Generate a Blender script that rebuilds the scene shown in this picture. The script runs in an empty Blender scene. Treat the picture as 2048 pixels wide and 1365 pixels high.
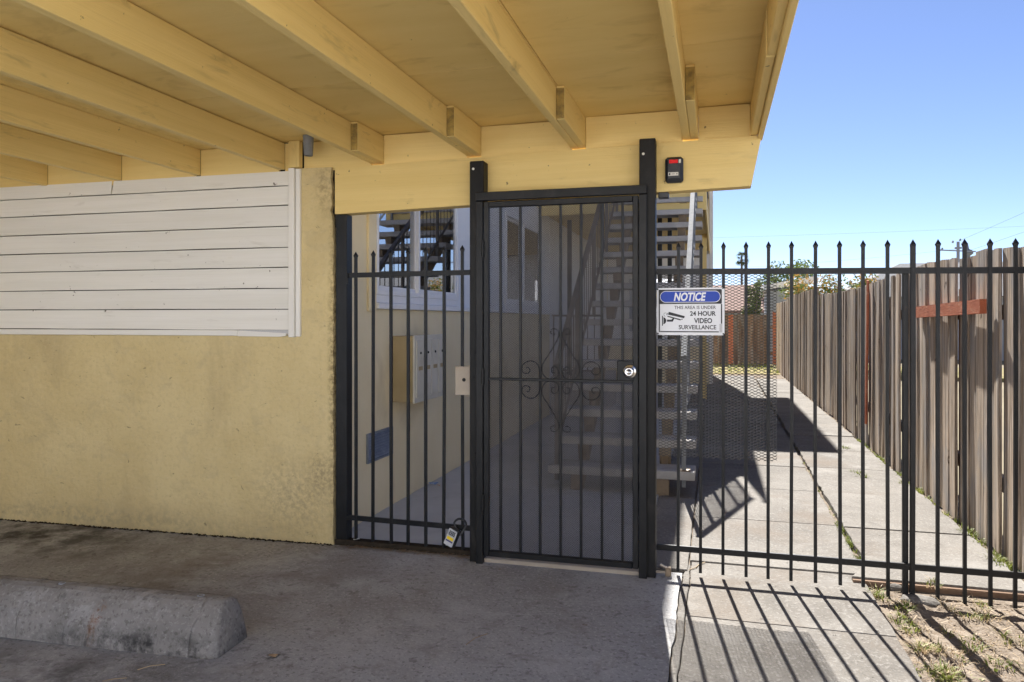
import bpy, bmesh, math, random
from mathutils import Vector, Matrix
R = math.radians
rnd = random.Random(7)
scene = bpy.context.scene
COL = scene.collection

# ------------------------------------------------------------------ camera
cam_d = bpy.data.cameras.new('camera')
cam = bpy.data.objects.new('camera', cam_d); COL.objects.link(cam)
cam.location = (0, 0, 1.38)
cam.rotation_euler = (R(90), 0, math.atan(406 / 1494))
cam_d.sensor_width = 36.0
cam_d.lens = 36.0 * 1494 / 2048
cam_d.shift_y = -(682.5 - 640) / 2048
cam_d.clip_start = 0.05
cam_d.clip_end = 2000
scene.camera = cam

# ------------------------------------------------------------------ sky, sun, exposure
SUN_DIR = Vector((-0.128, 1.0, 0.985)).normalized()        # towards the sun
SUN_ELEV = math.asin(SUN_DIR.z)
SUN_AZ = math.atan2(SUN_DIR.x, SUN_DIR.y)
world = bpy.data.worlds.new('World'); scene.world = world; world.use_nodes = True
wn = world.node_tree.nodes; wl = world.node_tree.links; wn.clear()
sky = wn.new('ShaderNodeTexSky'); sky.sky_type = 'NISHITA'; sky.sun_disc = False
sky.sun_elevation = SUN_ELEV; sky.sun_rotation = SUN_AZ
sky.altitude = 0; sky.air_density = 0.64; sky.dust_density = 0.08; sky.ozone_density = 2.0
bg = wn.new('ShaderNodeBackground'); bg.inputs['Strength'].default_value = 0.057
wo = wn.new('ShaderNodeOutputWorld')
wb = wn.new('ShaderNodeMix'); wb.data_type = 'RGBA'; wb.blend_type = 'MULTIPLY'; wb.inputs[0].default_value = 1.0; wb.inputs[7].default_value = (0.82, 0.80, 0.90, 1)   # white balance
wl.new(sky.outputs[0], wb.inputs[6]); wl.new(wb.outputs[2], bg.inputs[0]); wl.new(bg.outputs[0], wo.inputs[0])
sun_d = bpy.data.lights.new('sun', 'SUN'); sun_d.energy = 4.6; sun_d.angle = R(0.5); sun_d.color = (1.0, 0.965, 0.91)
sun = bpy.data.objects.new('sun', sun_d); COL.objects.link(sun)
sun.rotation_euler = (-SUN_DIR).to_track_quat('-Z', 'Y').to_euler(); sun.location = (0, 5, 20)
scene.view_settings.view_transform = 'Standard'; scene.view_settings.look = 'None'
scene.view_settings.gamma = 1.0; scene.view_settings.use_curve_mapping = False
scene.view_settings.exposure = 1.76
scene.cycles.max_bounces = 8; scene.cycles.diffuse_bounces = 5; scene.cycles.glossy_bounces = 4
scene.cycles.transparent_max_bounces = 12
scene.cycles.use_denoising = True
scene.cycles.sample_clamp_indirect = 8

# ------------------------------------------------------------------ materials
def mat(name, c1, c2=None, nscale=6.0, stretch=(1, 1, 1), detail=4, rough=0.8, spec=0.3, metallic=0.0,
        bump=0.0, bscale=60.0, bstretch=None, dirt=None, spots=None, vary=0.0, grain=None, lo=0.35, hi=0.65, rand=True, ior=None, flake=None):
    m = bpy.data.materials.new(name); m.use_nodes = True
    nt = m.node_tree; n = nt.nodes; l = nt.links
    p = n['Principled BSDF']
    tc = n.new('ShaderNodeTexCoord')
    vec = tc.outputs['Object']
    oi = n.new('ShaderNodeObjectInfo')
    if rand:
        mul = n.new('ShaderNodeMath'); mul.operation = 'MULTIPLY'; mul.inputs[1].default_value = 57.0
        l.new(oi.outputs['Random'], mul.inputs[0])
        add = n.new('ShaderNodeVectorMath'); add.operation = 'ADD'
        l.new(vec, add.inputs[0]); l.new(mul.outputs[0], add.inputs[1]); vec = add.outputs[0]
    def noise(sc, st, det=6, rgh=0.6, dist=0.0):
        mp = n.new('ShaderNodeMapping'); mp.inputs['Scale'].default_value = st; l.new(vec, mp.inputs['Vector'])
        t = n.new('ShaderNodeTexNoise'); t.inputs['Scale'].default_value = sc; t.inputs['Detail'].default_value = det
        t.inputs['Roughness'].default_value = rgh; t.inputs['Distortion'].default_value = dist
        l.new(mp.outputs[0], t.inputs['Vector']); return t.outputs['Fac']
    def ramp(fac, a, b):
        mr = n.new('ShaderNodeMapRange'); mr.inputs['From Min'].default_value = a; mr.inputs['From Max'].default_value = b
        mr.clamp = True; l.new(fac, mr.inputs['Value']); return mr.outputs['Result']
    def mix(f, a, b, mode='MIX'):
        x = n.new('ShaderNodeMix'); x.data_type = 'RGBA'; x.blend_type = mode
        if isinstance(f, float): x.inputs[0].default_value = f
        else: l.new(f, x.inputs[0])
        for i, v in ((6, a), (7, b)):
            if isinstance(v, tuple): x.inputs[i].default_value = (*v, 1)
            else: l.new(v, x.inputs[i])
        return x.outputs[2]
    c2 = c2 or c1
    col = mix(ramp(noise(nscale, stretch, detail), lo, hi), c1, c2)
    if grain:      # (colour, scale, stretch, lo, hi, strength)
        g = ramp(noise(grain[1], grain[2], 4, 0.7), grain[3], grain[4])
        gm = n.new('ShaderNodeMath'); gm.operation = 'MULTIPLY'; gm.inputs[1].default_value = grain[5]; l.new(g, gm.inputs[0])
        col = mix(gm.outputs[0], col, grain[0])
    for dd in ([dirt] if isinstance(dirt, tuple) else (dirt or [])):     # (colour, scale, stretch, lo, hi, strength)
        g = ramp(noise(dd[1], dd[2], 4, 0.65, 0.6 if dd[1] < 20 else 0.0), dd[3], dd[4])
        gm = n.new('ShaderNodeMath'); gm.operation = 'MULTIPLY'; gm.inputs[1].default_value = dd[5]; l.new(g, gm.inputs[0])
        col = mix(gm.outputs[0], col, dd[0])
    if spots:      # stains of their own shape: list of (centre, radii, colour, strength, breakup scale) in object space
        for (ce, ra, sc_, st_, br) in spots:
            sub = n.new('ShaderNodeVectorMath'); sub.operation = 'SUBTRACT'; sub.inputs[1].default_value = ce
            l.new(tc.outputs['Object'], sub.inputs[0])
            dv = n.new('ShaderNodeVectorMath'); dv.operation = 'DIVIDE'; dv.inputs[1].default_value = ra; l.new(sub.outputs[0], dv.inputs[0])
            ln = n.new('ShaderNodeVectorMath'); ln.operation = 'LENGTH'; l.new(dv.outputs[0], ln.inputs[0])
            inv = ramp(ln.outputs['Value'], 1.0, 0.2)
            nz = ramp(noise(br, (1, 1, 1), 5, 0.7), 0.42, 0.6)
            mm = n.new('ShaderNodeMath'); mm.operation = 'MULTIPLY'; l.new(inv, mm.inputs[0]); l.new(nz, mm.inputs[1])
            m2 = n.new('ShaderNodeMath'); m2.operation = 'MULTIPLY'; m2.inputs[1].default_value = st_; l.new(mm.outputs[0], m2.inputs[0])
            col = mix(m2.outputs[0], col, sc_)
    if vary:
        hs = n.new('ShaderNodeHueSaturation'); l.new(col, hs.inputs['Color'])
        mr = n.new('ShaderNodeMapRange'); mr.inputs['To Min'].default_value = 1 - vary; mr.inputs['To Max'].default_value = 1 + vary
        l.new(oi.outputs['Random'], mr.inputs['Value']); l.new(mr.outputs['Result'], hs.inputs['Value'])
        col = hs.outputs['Color']
    l.new(col, p.inputs['Base Color'])
    p.inputs['Roughness'].default_value = rough
    p.inputs['Specular IOR Level'].default_value = spec
    p.inputs['Metallic'].default_value = metallic
    if ior: p.inputs['IOR'].default_value = ior
    if bump:
        b = n.new('ShaderNodeBump'); b.inputs['Strength'].default_value = min(1.0, bump); b.inputs['Distance'].default_value = 0.004 if bump <= 1 else 0.004 * bump
        l.new(noise(bscale, bstretch or (1, 1, 1), 4, 0.65), b.inputs['Height'])
        l.new(b.outputs[0], p.inputs['Normal'])
    return m

YEL, YEL2 = (0.75, 0.56, 0.215), (0.80, 0.61, 0.25)
def paint_wood(name, axis, c1, c2, g=0.35, dirt=(0.10, 0.075, 0.04), ds=0.55, dlo=0.60, dhi=0.78):
    st = {'x': (0.6, 14, 14), 'y': (14, 0.6, 14), 'z': (14, 14, 0.6)}[axis]
    fst = {'x': (0.5, 40, 40), 'y': (40, 0.5, 40), 'z': (40, 40, 0.5)}[axis]
    return mat(name, c1, c2, 1.2, st, rough=0.62, spec=0.3, bump=0.45, bscale=4, bstretch=fst, vary=0.05,
               grain=((c1[0] * 0.55, c1[1] * 0.52, c1[2] * 0.5), 3.0, fst, 0.50, 0.72, g),
               dirt=[(dirt, 2.3, tuple(0.25 * s + 0.6 for s in st), dlo, dhi, ds), ((0.07, 0.05, 0.03), 22, (1, 1, 1), 0.69, 0.73, 0.8)])
m_ywood_x = paint_wood('yellow_paint_wood_x', 'x', YEL, YEL2, 0.10, (0.28, 0.20, 0.09), 0.45, 0.62, 0.78)
m_ywood_y = paint_wood('yellow_paint_wood_y', 'y', YEL, YEL2, 0.16, (0.22, 0.165, 0.08), 0.6, 0.60, 0.76)
m_ywood_z = paint_wood('yellow_paint_wood_z', 'z', YEL, YEL2)
m_yply = mat('yellow_plywood', (0.80, 0.60, 0.225), (0.85, 0.65, 0.26), 1.5, (0.7, 4, 1), rough=0.65, bump=0.25, bscale=5, bstretch=(2, 30, 30), vary=0.04,
             dirt=[((0.09, 0.06, 0.03), 30, (1, 1, 1), 0.72, 0.76, 0.8), ((0.40, 0.25, 0.07), 2.5, (1, 2, 1), 0.55, 0.8, 0.5)])
m_endgrain = mat('sawn_end_grain', (0.42, 0.29, 0.08), (0.20, 0.14, 0.05), 24, (1, 1, 1.2), rough=0.9, bump=0.4, bscale=50)
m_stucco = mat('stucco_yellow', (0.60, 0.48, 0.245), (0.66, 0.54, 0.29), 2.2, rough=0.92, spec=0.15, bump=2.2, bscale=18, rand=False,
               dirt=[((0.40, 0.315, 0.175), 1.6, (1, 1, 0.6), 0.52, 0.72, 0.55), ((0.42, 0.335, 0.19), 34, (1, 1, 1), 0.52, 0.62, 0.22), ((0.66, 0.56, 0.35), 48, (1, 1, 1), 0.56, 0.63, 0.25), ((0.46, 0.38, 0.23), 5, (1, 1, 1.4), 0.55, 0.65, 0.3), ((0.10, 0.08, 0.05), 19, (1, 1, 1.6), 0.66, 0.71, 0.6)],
               spots=[((4.72, 0, 0.28), (0.40, 0.5, 0.32), (0.24, 0.195, 0.13), 0.45, 30), ((4.9, 0, 0.42), (0.12, 0.5, 0.2), (0.15, 0.12, 0.08), 0.5, 40),
                      ((4.99, 0, 1.1), (0.05, 0.5, 1.3), (0.16, 0.11, 0.05), 0.8, 30), ((3.2, 0, 0.05), (1.8, 0.5, 0.10), (0.33, 0.28, 0.18), 0.5, 24),
                      ((4.93, 0, 2.2), (0.09, 0.5, 0.25), (0.26, 0.19, 0.10), 0.6, 28)])
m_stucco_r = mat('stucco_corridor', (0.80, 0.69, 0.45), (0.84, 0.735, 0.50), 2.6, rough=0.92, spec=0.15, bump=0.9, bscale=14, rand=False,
                 dirt=[((0.40, 0.32, 0.2), 1.3, (1, 1, 0.6), 0.58, 0.8, 0.5), ((0.15, 0.12, 0.08), 22, (1, 1, 1.6), 0.70, 0.76, 0.6)])
m_white_x = paint_wood('white_paint_siding', 'x', (0.75, 0.73, 0.67), (0.80, 0.78, 0.73), 0.12, (0.34, 0.30, 0.23), 0.45, 0.62, 0.8)
m_white_z = paint_wood('white_paint_trim', 'z', (0.76, 0.74, 0.68), (0.81, 0.79, 0.74), 0.12, (0.34, 0.30, 0.23), 0.4, 0.62, 0.8)
m_white = mat('white_paint', (0.80, 0.81, 0.82), (0.84, 0.84, 0.84), 3, rough=0.5, bump=0.1, bscale=30, dirt=((0.45, 0.43, 0.4), 5, (1, 1, 1), 0.62, 0.8, 0.4))
m_gapdark = mat('dark_gap', (0.03, 0.024, 0.018), (0.05, 0.04, 0.03), 20, rough=1.0, spec=0.0)
m_black = mat('black_paint_steel', (0.006, 0.0065, 0.0075), (0.011, 0.0115, 0.0125), 9, rough=0.42, spec=0.3, bump=0.25, bscale=70, vary=0.12,
              dirt=[((0.026, 0.025, 0.023), 9, (1, 1, 0.35), 0.55, 0.70, 0.55), ((0.06, 0.03, 0.015), 24, (1, 1, 1), 0.70, 0.76, 0.6)])
m_postblk = mat('black_paint_post', (0.006, 0.006, 0.0065), (0.013, 0.0125, 0.012), 5, (1, 1, 0.4), rough=0.5, spec=0.25, bump=0.4, bscale=45,
                dirt=[((0.034, 0.031, 0.027), 9, (2, 2, 0.35), 0.54, 0.68, 0.6), ((0.06, 0.028, 0.014), 20, (1, 1, 0.7), 0.69, 0.75, 0.7)])
m_mesh = mat('screen_steel', (0.028, 0.025, 0.026), (0.05, 0.045, 0.046), 5, rough=0.6, spec=0.4, rand=False, dirt=((0.09, 0.083, 0.078), 3, (1, 1, 1), 0.5, 0.7, 0.5))
m_expmesh = mat('expanded_steel', (0.014, 0.014, 0.014), (0.035, 0.03, 0.025), 9, rough=0.55, spec=0.45, rand=False)
m_galv = mat('galvanised_steel', (0.17, 0.178, 0.186), (0.24, 0.248, 0.256), 14, rough=0.75, spec=0.2, metallic=0.0, bump=0.1, bscale=40,
             dirt=((0.25, 0.25, 0.25), 6, (1, 1, 1), 0.55, 0.75, 0.5))
m_rail = mat('railing_brown_steel', (0.10, 0.085, 0.07), (0.15, 0.13, 0.11), 8, rough=0.5)
m_tread = mat('precast_tread', (0.36, 0.34, 0.32), (0.44, 0.42, 0.40), 7, rough=0.9, spec=0.15, bump=0.5, bscale=40, vary=0.06,
              dirt=((0.22, 0.21, 0.19), 5, (1, 1, 1), 0.55, 0.78, 0.6))
m_stringer = mat('stringer_steel', (0.20, 0.15, 0.10), (0.28, 0.21, 0.14), 6, rough=0.6)
m_conc = mat('walk_concrete', (0.145, 0.133, 0.119), (0.205, 0.191, 0.172), 1.3, rough=0.92, spec=0.15, bump=1.0, bscale=60, vary=0.07,
             dirt=[((0.118, 0.108, 0.097), 4.5, (1, 1, 1), 0.50, 0.68, 0.6), ((0.29, 0.275, 0.255), 60, (1, 1, 1), 0.54, 0.62, 0.5), ((0.10, 0.09, 0.078), 70, (1, 1, 1), 0.57, 0.64, 0.5), ((0.04, 0.035, 0.03), 24, (1, 1, 1), 0.67, 0.71, 0.8),
                   ((0.145, 0.115, 0.09), 0.9, (1, 1, 1), 0.52, 0.7, 0.6), ((0.26, 0.248, 0.232), 2.0, (1, 1, 1), 0.56, 0.7, 0.5)])
m_corr = mat('brightened_corridor_concrete', (0.46, 0.46, 0.455), (0.54, 0.54, 0.535), 1.6, rough=0.9, spec=0.15, bump=0.5, bscale=50,
             dirt=[((0.36, 0.35, 0.34), 3.2, (1, 1, 1), 0.52, 0.75, 0.5), ((0.15, 0.14, 0.13), 30, (1, 1, 1), 0.70, 0.75, 0.7)])  # extra brightness put into the colour to lift the shaded corridor floor
m_floor = mat('carport_concrete', (0.32, 0.315, 0.315), (0.41, 0.41, 0.415), 0.9, rough=0.88, spec=0.2, bump=1.0, bscale=60, rand=False,
              dirt=[((0.25, 0.238, 0.228), 0.8, (1, 1, 1), 0.48, 0.68, 0.7), ((0.54, 0.53, 0.52), 55, (1, 1, 1), 0.55, 0.60, 0.5), ((0.15, 0.14, 0.13), 46, (1, 1, 1), 0.57, 0.62, 0.55), ((0.13, 0.12, 0.11), 15, (1, 1, 1), 0.60, 0.66, 0.5),
                    ((0.50, 0.50, 0.505), 2.4, (1, 1.4, 1), 0.55, 0.70, 0.5), ((0.24, 0.22, 0.20), 6.0, (1, 1, 1), 0.54, 0.66, 0.45), ((0.07, 0.06, 0.055), 30, (1, 1, 1), 0.68, 0.72, 0.8)],
              spots=[((-2.6, 3.5, 0), (1.6, 0.8, 1), (0.19, 0.165, 0.145), 0.7, 2.2), ((-2.4, 2.35, 0), (1.3, 0.28, 1), (0.12, 0.115, 0.11), 0.8, 4),
                     ((-4.3, 3.9, 0), (1.3, 0.7, 1), (0.06, 0.055, 0.05), 0.95, 3), ((-1.74, 2.70, 0), (0.085, 0.06, 1), (0.05, 0.04, 0.03), 1.0, 30),
                     ((-1.25, 3.1, 0), (0.5, 0.4, 1), (0.52, 0.515, 0.51), 0.4, 7)])
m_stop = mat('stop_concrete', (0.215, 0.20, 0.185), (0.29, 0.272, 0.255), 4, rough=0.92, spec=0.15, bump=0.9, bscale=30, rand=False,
             dirt=[((0.14, 0.13, 0.12), 4, (1, 1, 1), 0.52, 0.72, 0.6), ((0.05, 0.047, 0.045), 9, (1.6, 1, 0.5), 0.60, 0.72, 0.8), ((0.40, 0.385, 0.37), 7, (1, 1, 0.35), 0.58, 0.68, 0.5), ((0.10, 0.09, 0.08), 50, (1, 1, 1), 0.56, 0.62, 0.5), ((0.40, 0.38, 0.36), 60, (1, 1, 1), 0.56, 0.62, 0.4)],
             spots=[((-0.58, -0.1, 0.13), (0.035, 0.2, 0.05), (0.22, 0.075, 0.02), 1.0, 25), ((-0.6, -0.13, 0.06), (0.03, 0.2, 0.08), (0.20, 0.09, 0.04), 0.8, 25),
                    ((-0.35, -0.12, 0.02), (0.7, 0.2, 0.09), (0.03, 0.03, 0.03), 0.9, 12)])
m_soil = mat('dry_soil', (0.155, 0.125, 0.097), (0.235, 0.195, 0.155), 6, rough=1.0, spec=0.05, bump=3.5, bscale=40, rand=False,
             dirt=[((0.30, 0.255, 0.21), 34, (1, 1, 1), 0.52, 0.66, 0.7), ((0.06, 0.045, 0.033), 21, (1, 1, 1), 0.58, 0.75, 0.7)])
m_ground = mat('ground_soil', (0.20, 0.17, 0.12), (0.26, 0.23, 0.16), 0.5, rough=1.0, spec=0.05, rand=False)
m_asphalt = mat('driveway_concrete', (0.50, 0.49, 0.48), (0.56, 0.55, 0.54), 0.8, rough=0.95, spec=0.1, bump=0.3, bscale=40, rand=False)
def wood(name, a, b, dk, lt):
    return mat(name, a, b, 1.0, (6, 6, 0.5), rough=0.9, spec=0.12, bump=2.0, bscale=3.2, bstretch=(26, 26, 0.5), vary=0.22, lo=0.40, hi=0.58,
               grain=(dk, 2.2, (17, 17, 0.35), 0.50, 0.60, 0.8),
               dirt=[(lt, 1.8, (34, 34, 0.5), 0.54, 0.62, 0.7), (dk, 2.0, (46, 46, 0.45), 0.56, 0.63, 0.85), ((0.27, 0.27, 0.275), 1.2, (3, 3, 1.2), 0.48, 0.64, 0.6), ((0.05, 0.035, 0.028), 10, (1, 1, 0.45), 0.66, 0.71, 0.9)])
m_wood = wood('weathered_board', (0.33, 0.252, 0.185), (0.50, 0.405, 0.315), (0.115, 0.088, 0.068), (0.68, 0.61, 0.53))
m_wood2 = wood('brown_board', (0.17, 0.10, 0.065), (0.23, 0.15, 0.10), (0.07, 0.04, 0.03), (0.28, 0.22, 0.17))
m_redwood = mat('red_stained_board', (0.36, 0.105, 0.055), (0.46, 0.16, 0.085), 2.0, (4, 4, 4), rough=0.85, spec=0.15, bump=0.8, bscale=6, bstretch=(20, 2, 20), dirt=[((0.55, 0.30, 0.20), 7, (3, 1, 3), 0.55, 0.65, 0.5), ((0.16, 0.05, 0.03), 8, (4, 1, 8), 0.58, 0.66, 0.6)])
m_form = mat('form_board', (0.16, 0.10, 0.065), (0.24, 0.16, 0.11), 5, (1, 8, 8), rough=0.95, bump=0.6, bscale=10, bstretch=(1, 14, 14))
m_brush = mat('brushed_steel', (0.36, 0.30, 0.235), (0.42, 0.36, 0.29), 6, rough=0.5, spec=0.4, metallic=0.2, dirt=((0.25, 0.2, 0.15), 8, (1, 1, 1), 0.58, 0.75, 0.5))
m_chrome = mat('satin_chrome', (0.70, 0.69, 0.67), None, rough=0.22, metallic=1.0)
m_sign_w = mat('sign_white', (0.74, 0.75, 0.77), (0.79, 0.80, 0.82), 4, rough=0.35, spec=0.5)
m_sign_k = mat('sign_black', (0.018, 0.018, 0.022), None, rough=0.4)
m_sign_b = mat('sign_blue', (0.003, 0.045, 0.40), None, rough=0.35)
m_sticker = mat('sign_sticker', (0.42, 0.42, 0.44), (0.6, 0.6, 0.6), 300, rough=0.5)
m_plastic = mat('black_plastic', (0.016, 0.018, 0.022), (0.024, 0.026, 0.03), 8, rough=0.32, spec=0.5)
m_red = mat('red_plastic', (0.72, 0.012, 0.016), None, rough=0.35)
m_label = mat('label_paper', (0.72, 0.70, 0.64), (0.62, 0.6, 0.55), 30, rough=0.6)
m_grey = mat('lockbox_grey', (0.46, 0.47, 0.49), (0.52, 0.53, 0.55), 10, rough=0.45)
m_yellow = mat('lockbox_yellow', (0.85, 0.60, 0.02), None, rough=0.5)
m_blue_ink = mat('lockbox_ink', (0.05, 0.04, 0.16), None, rough=0.5)
m_mail = mat('mailbox_paint', (0.58, 0.56, 0.47), (0.64, 0.62, 0.54), 5, rough=0.5, bump=0.1, dirt=((0.30, 0.25, 0.16), 6, (1, 1, 0.5), 0.6, 0.75, 0.5))
m_mailtan = mat('mailbox_side', (0.36, 0.28, 0.15), (0.42, 0.33, 0.19), 5, rough=0.6, dirt=((0.15, 0.11, 0.06), 6, (1, 1, 0.5), 0.6, 0.75, 0.5))
m_vent = mat('vent_steel', (0.25, 0.29, 0.36), (0.34, 0.38, 0.45), 10, rough=0.45, metallic=0.5)
m_dark = mat('dark_void', (0.02, 0.02, 0.02), None, rough=0.9)
m_room = mat('room_dark', (0.10, 0.10, 0.10), (0.14, 0.14, 0.13), 3, rough=0.9)
m_blind = mat('blind_fabric', (0.66, 0.66, 0.66), (0.72, 0.72, 0.72), 3, rough=0.8)
m_roofing = mat('roofing', (0.16, 0.16, 0.165), (0.22, 0.22, 0.225), 12, rough=0.95, bump=0.5, bscale=20)
m_redroof = mat('red_roofing', (0.22, 0.14, 0.115), (0.28, 0.18, 0.15), 12, rough=0.95)
m_house = mat('house_grey_wall', (0.36, 0.39, 0.43), (0.42, 0.45, 0.48), 3, rough=0.9)
m_bark = mat('bark', (0.14, 0.10, 0.07), (0.22, 0.17, 0.12), 8, (1, 1, 0.3), rough=0.95, bump=0.6, bscale=20)
m_pole = mat('hazed_pole_wood', (0.30, 0.31, 0.33), (0.36, 0.37, 0.39), 4, rough=0.9)  # distance haze put into the wood colour
m_wire = mat('wire', (0.22, 0.24, 0.27), None, rough=0.6)
def leafmat(name, a, b, tr=0.25):
    m = mat(name, a, b, 3.0, rough=0.6, spec=0.25, vary=0.15)
    nt = m.node_tree; p = nt.nodes['Principled BSDF']
    t = nt.nodes.new('ShaderNodeBsdfTranslucent'); mx = nt.nodes.new('ShaderNodeMixShader'); mx.inputs[0].default_value = tr
    src = p.inputs['Base Color'].links[0].from_socket; nt.links.new(src, t.inputs['Color'])
    out = nt.nodes['Material Output']
    nt.links.new(p.outputs[0], mx.inputs[1]); nt.links.new(t.outputs[0], mx.inputs[2]); nt.links.new(mx.outputs[0], out.inputs['Surface'])
    return m
m_leaf = leafmat('leaf_green', (0.085, 0.13, 0.035), (0.16, 0.20, 0.06))
m_leafo = leafmat('leaf_orange', (0.42, 0.22, 0.06), (0.50, 0.34, 0.10))
m_grass = leafmat('grass_green', (0.12, 0.15, 0.03), (0.22, 0.24, 0.06), 0.3)
m_straw = leafmat('dry_straw', (0.36, 0.26, 0.15), (0.48, 0.38, 0.24), 0.2)
m_palm = leafmat('palm_green', (0.06, 0.085, 0.035), (0.10, 0.12, 0.055), 0.15)
m_litter_leaf = leafmat('leaf_litter', (0.20, 0.13, 0.075), (0.36, 0.26, 0.16), 0.1)
def glassmat(name):
    m = bpy.data.materials.new(name); m.use_nodes = True; nt = m.node_tree; n = nt.nodes; l = nt.links
    for x in list(n):
        if x.type == 'BSDF_PRINCIPLED': n.remove(x)
    out = n['Material Output']
    tr = n.new('ShaderNodeBsdfTransparent'); tr.inputs[0].default_value = (0.55, 0.60, 0.62, 1)
    gl = n.new('ShaderNodeBsdfGlossy'); gl.inputs['Roughness'].default_value = 0.015; gl.inputs['Color'].default_value = (0.95, 0.97, 1, 1)
    fr = n.new('ShaderNodeFresnel'); fr.inputs['IOR'].default_value = 6.0
    mx = n.new('ShaderNodeMixShader'); l.new(fr.outputs[0], mx.inputs[0]); l.new(tr.outputs[0], mx.inputs[1]); l.new(gl.outputs[0], mx.inputs[2])
    l.new(mx.outputs[0], out.inputs['Surface']); return m
m_glass = glassmat('window_glass')

# ------------------------------------------------------------------ mesh helpers
class MB:
    def __init__(s): s.v = []; s.f = []; s.mi = []; s.cur = 0
    def add(s, vs, fs):
        o = len(s.v); s.v += [tuple(v) for v in vs]
        for f in fs: s.f.append(tuple(o + i for i in f)); s.mi.append(s.cur)
        return s
    def box(s, x0, x1, y0, y1, z0, z1, c=0.0):
        if c <= 0:
            return s.add([(x0, y0, z0), (x1, y0, z0), (x1, y1, z0), (x0, y1, z0), (x0, y0, z1), (x1, y0, z1), (x1, y1, z1), (x0, y1, z1)],
                         [(0, 3, 2, 1), (4, 5, 6, 7), (0, 1, 5, 4), (1, 2, 6, 5), (2, 3, 7, 6), (3, 0, 4, 7)])
        bm = bmesh.new(); bmesh.ops.create_cube(bm, size=1)
        for v in bm.verts: v.co = Vector(((x0 + x1) / 2 + v.co.x * (x1 - x0), (y0 + y1) / 2 + v.co.y * (y1 - y0), (z0 + z1) / 2 + v.co.z * (z1 - z0)))
        bmesh.ops.bevel(bm, geom=list(bm.edges), offset=c, segments=1, affect='EDGES')
        bm.verts.index_update(); s.add([v.co for v in bm.verts], [[v.index for v in f.verts] for f in bm.faces]); bm.free(); return s
    def bar(s, a, b, w, h, up=(0, 0, 1), c=0.0):          # box along a->b, w sideways, h along up
        a = Vector(a); b = Vector(b); d = (b - a).normalized(); u = Vector(up)
        sd = d.cross(u)
        if sd.length < 1e-5: sd = d.cross(Vector((0, 1, 0)))
        sd.normalize(); u = sd.cross(d).normalized()
        vs = []
        for p in (a, b):
            for q, r in ((-1, -1), (1, -1), (1, 1), (-1, 1)): vs.append(p + sd * (q * w / 2) + u * (r * h / 2))
        return s.add(vs, [(0, 3, 2, 1), (4, 5, 6, 7), (0, 1, 5, 4), (1, 2, 6, 5), (2, 3, 7, 6), (3, 0, 4, 7)])
    def tube(s, pts, r, n=8, cap=True):
        pts = [Vector(p) for p in pts]; rr = r if isinstance(r, (list, tuple)) else [r] * len(pts)
        base = len(s.v); prev = None
        for i, p in enumerate(pts):
            d = (pts[min(i + 1, len(pts) - 1)] - pts[max(i - 1, 0)]).normalized()
            if prev is None: u = d.orthogonal().normalized()
            else:
                u = prev - d * prev.dot(d)
                u = u.normalized() if u.length > 1e-6 else d.orthogonal().normalized()
            prev = u; w = d.cross(u)
            for k in range(n):
                a = 2 * math.pi * k / n; s.v.append(tuple(p + (u * math.cos(a) + w * math.sin(a)) * rr[i]))
        for i in range(len(pts) - 1):
            for k in range(n):
                s.f.append((base + i * n + k, base + i * n + (k + 1) % n, base + (i + 1) * n + (k + 1) % n, base + (i + 1) * n + k)); s.mi.append(s.cur)
        if cap:
            s.f.append(tuple(base + k for k in reversed(range(n)))); s.mi.append(s.cur)
            s.f.append(tuple(base + (len(pts) - 1) * n + k for k in range(n))); s.mi.append(s.cur)
        return s
    def lathe(s, c, axis, prof, n=20):                     # prof: list of (distance along axis, radius)
        ax = Vector(axis).normalized(); c = Vector(c); u = ax.orthogonal().normalized(); w = ax.cross(u); base = len(s.v)
        for (t, r) in prof:
            for k in range(n):
                a = 2 * math.pi * k / n; s.v.append(tuple(c + ax * t + (u * math.cos(a) + w * math.sin(a)) * r))
        for i in range(len(prof) - 1):
            for k in range(n):
                s.f.append((base + i * n + k, base + i * n + (k + 1) % n, base + (i + 1) * n + (k + 1) % n, base + (i + 1) * n + k)); s.mi.append(s.cur)
        s.f.append(tuple(base + k for k in reversed(range(n)))); s.mi.append(s.cur)
        s.f.append(tuple(base + (len(prof) - 1) * n + k for k in range(n))); s.mi.append(s.cur)
        return s
    def prism(s, poly, z0, z1, bev=0.0):                   # polygon (x,y) extruded in z; z1 may be a function of (x, y)
        zt = z1 if callable(z1) else (lambda x, y: z1)
        n = len(poly); vs = [(x, y, z0) for x, y in poly] + [(x, y, zt(x, y)) for x, y in poly]
        return s.add(vs, [tuple(reversed(range(n))), tuple(range(n, 2 * n))] + [(i, (i + 1) % n, n + (i + 1) % n, n + i) for i in range(n)])
    def prism_y(s, poly, y0, y1):                          # polygon (x,z) extruded in y
        n = len(poly); vs = [(x, y0, z) for x, z in poly] + [(x, y1, z) for x, z in poly]
        return s.add(vs, [tuple(range(n)), tuple(reversed(range(n, 2 * n)))] + [(i, n + i, n + (i + 1) % n, (i + 1) % n) for i in range(n)])
    def prism_x(s, poly, x0, x1):                          # polygon (y,z) extruded in x
        n = len(poly); vs = [(x0, y, z) for y, z in poly] + [(x1, y, z) for y, z in poly]
        return s.add(vs, [tuple(reversed(range(n))), tuple(range(n, 2 * n))] + [(i, (i + 1) % n, n + (i + 1) % n, n + i) for i in range(n)])
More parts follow.
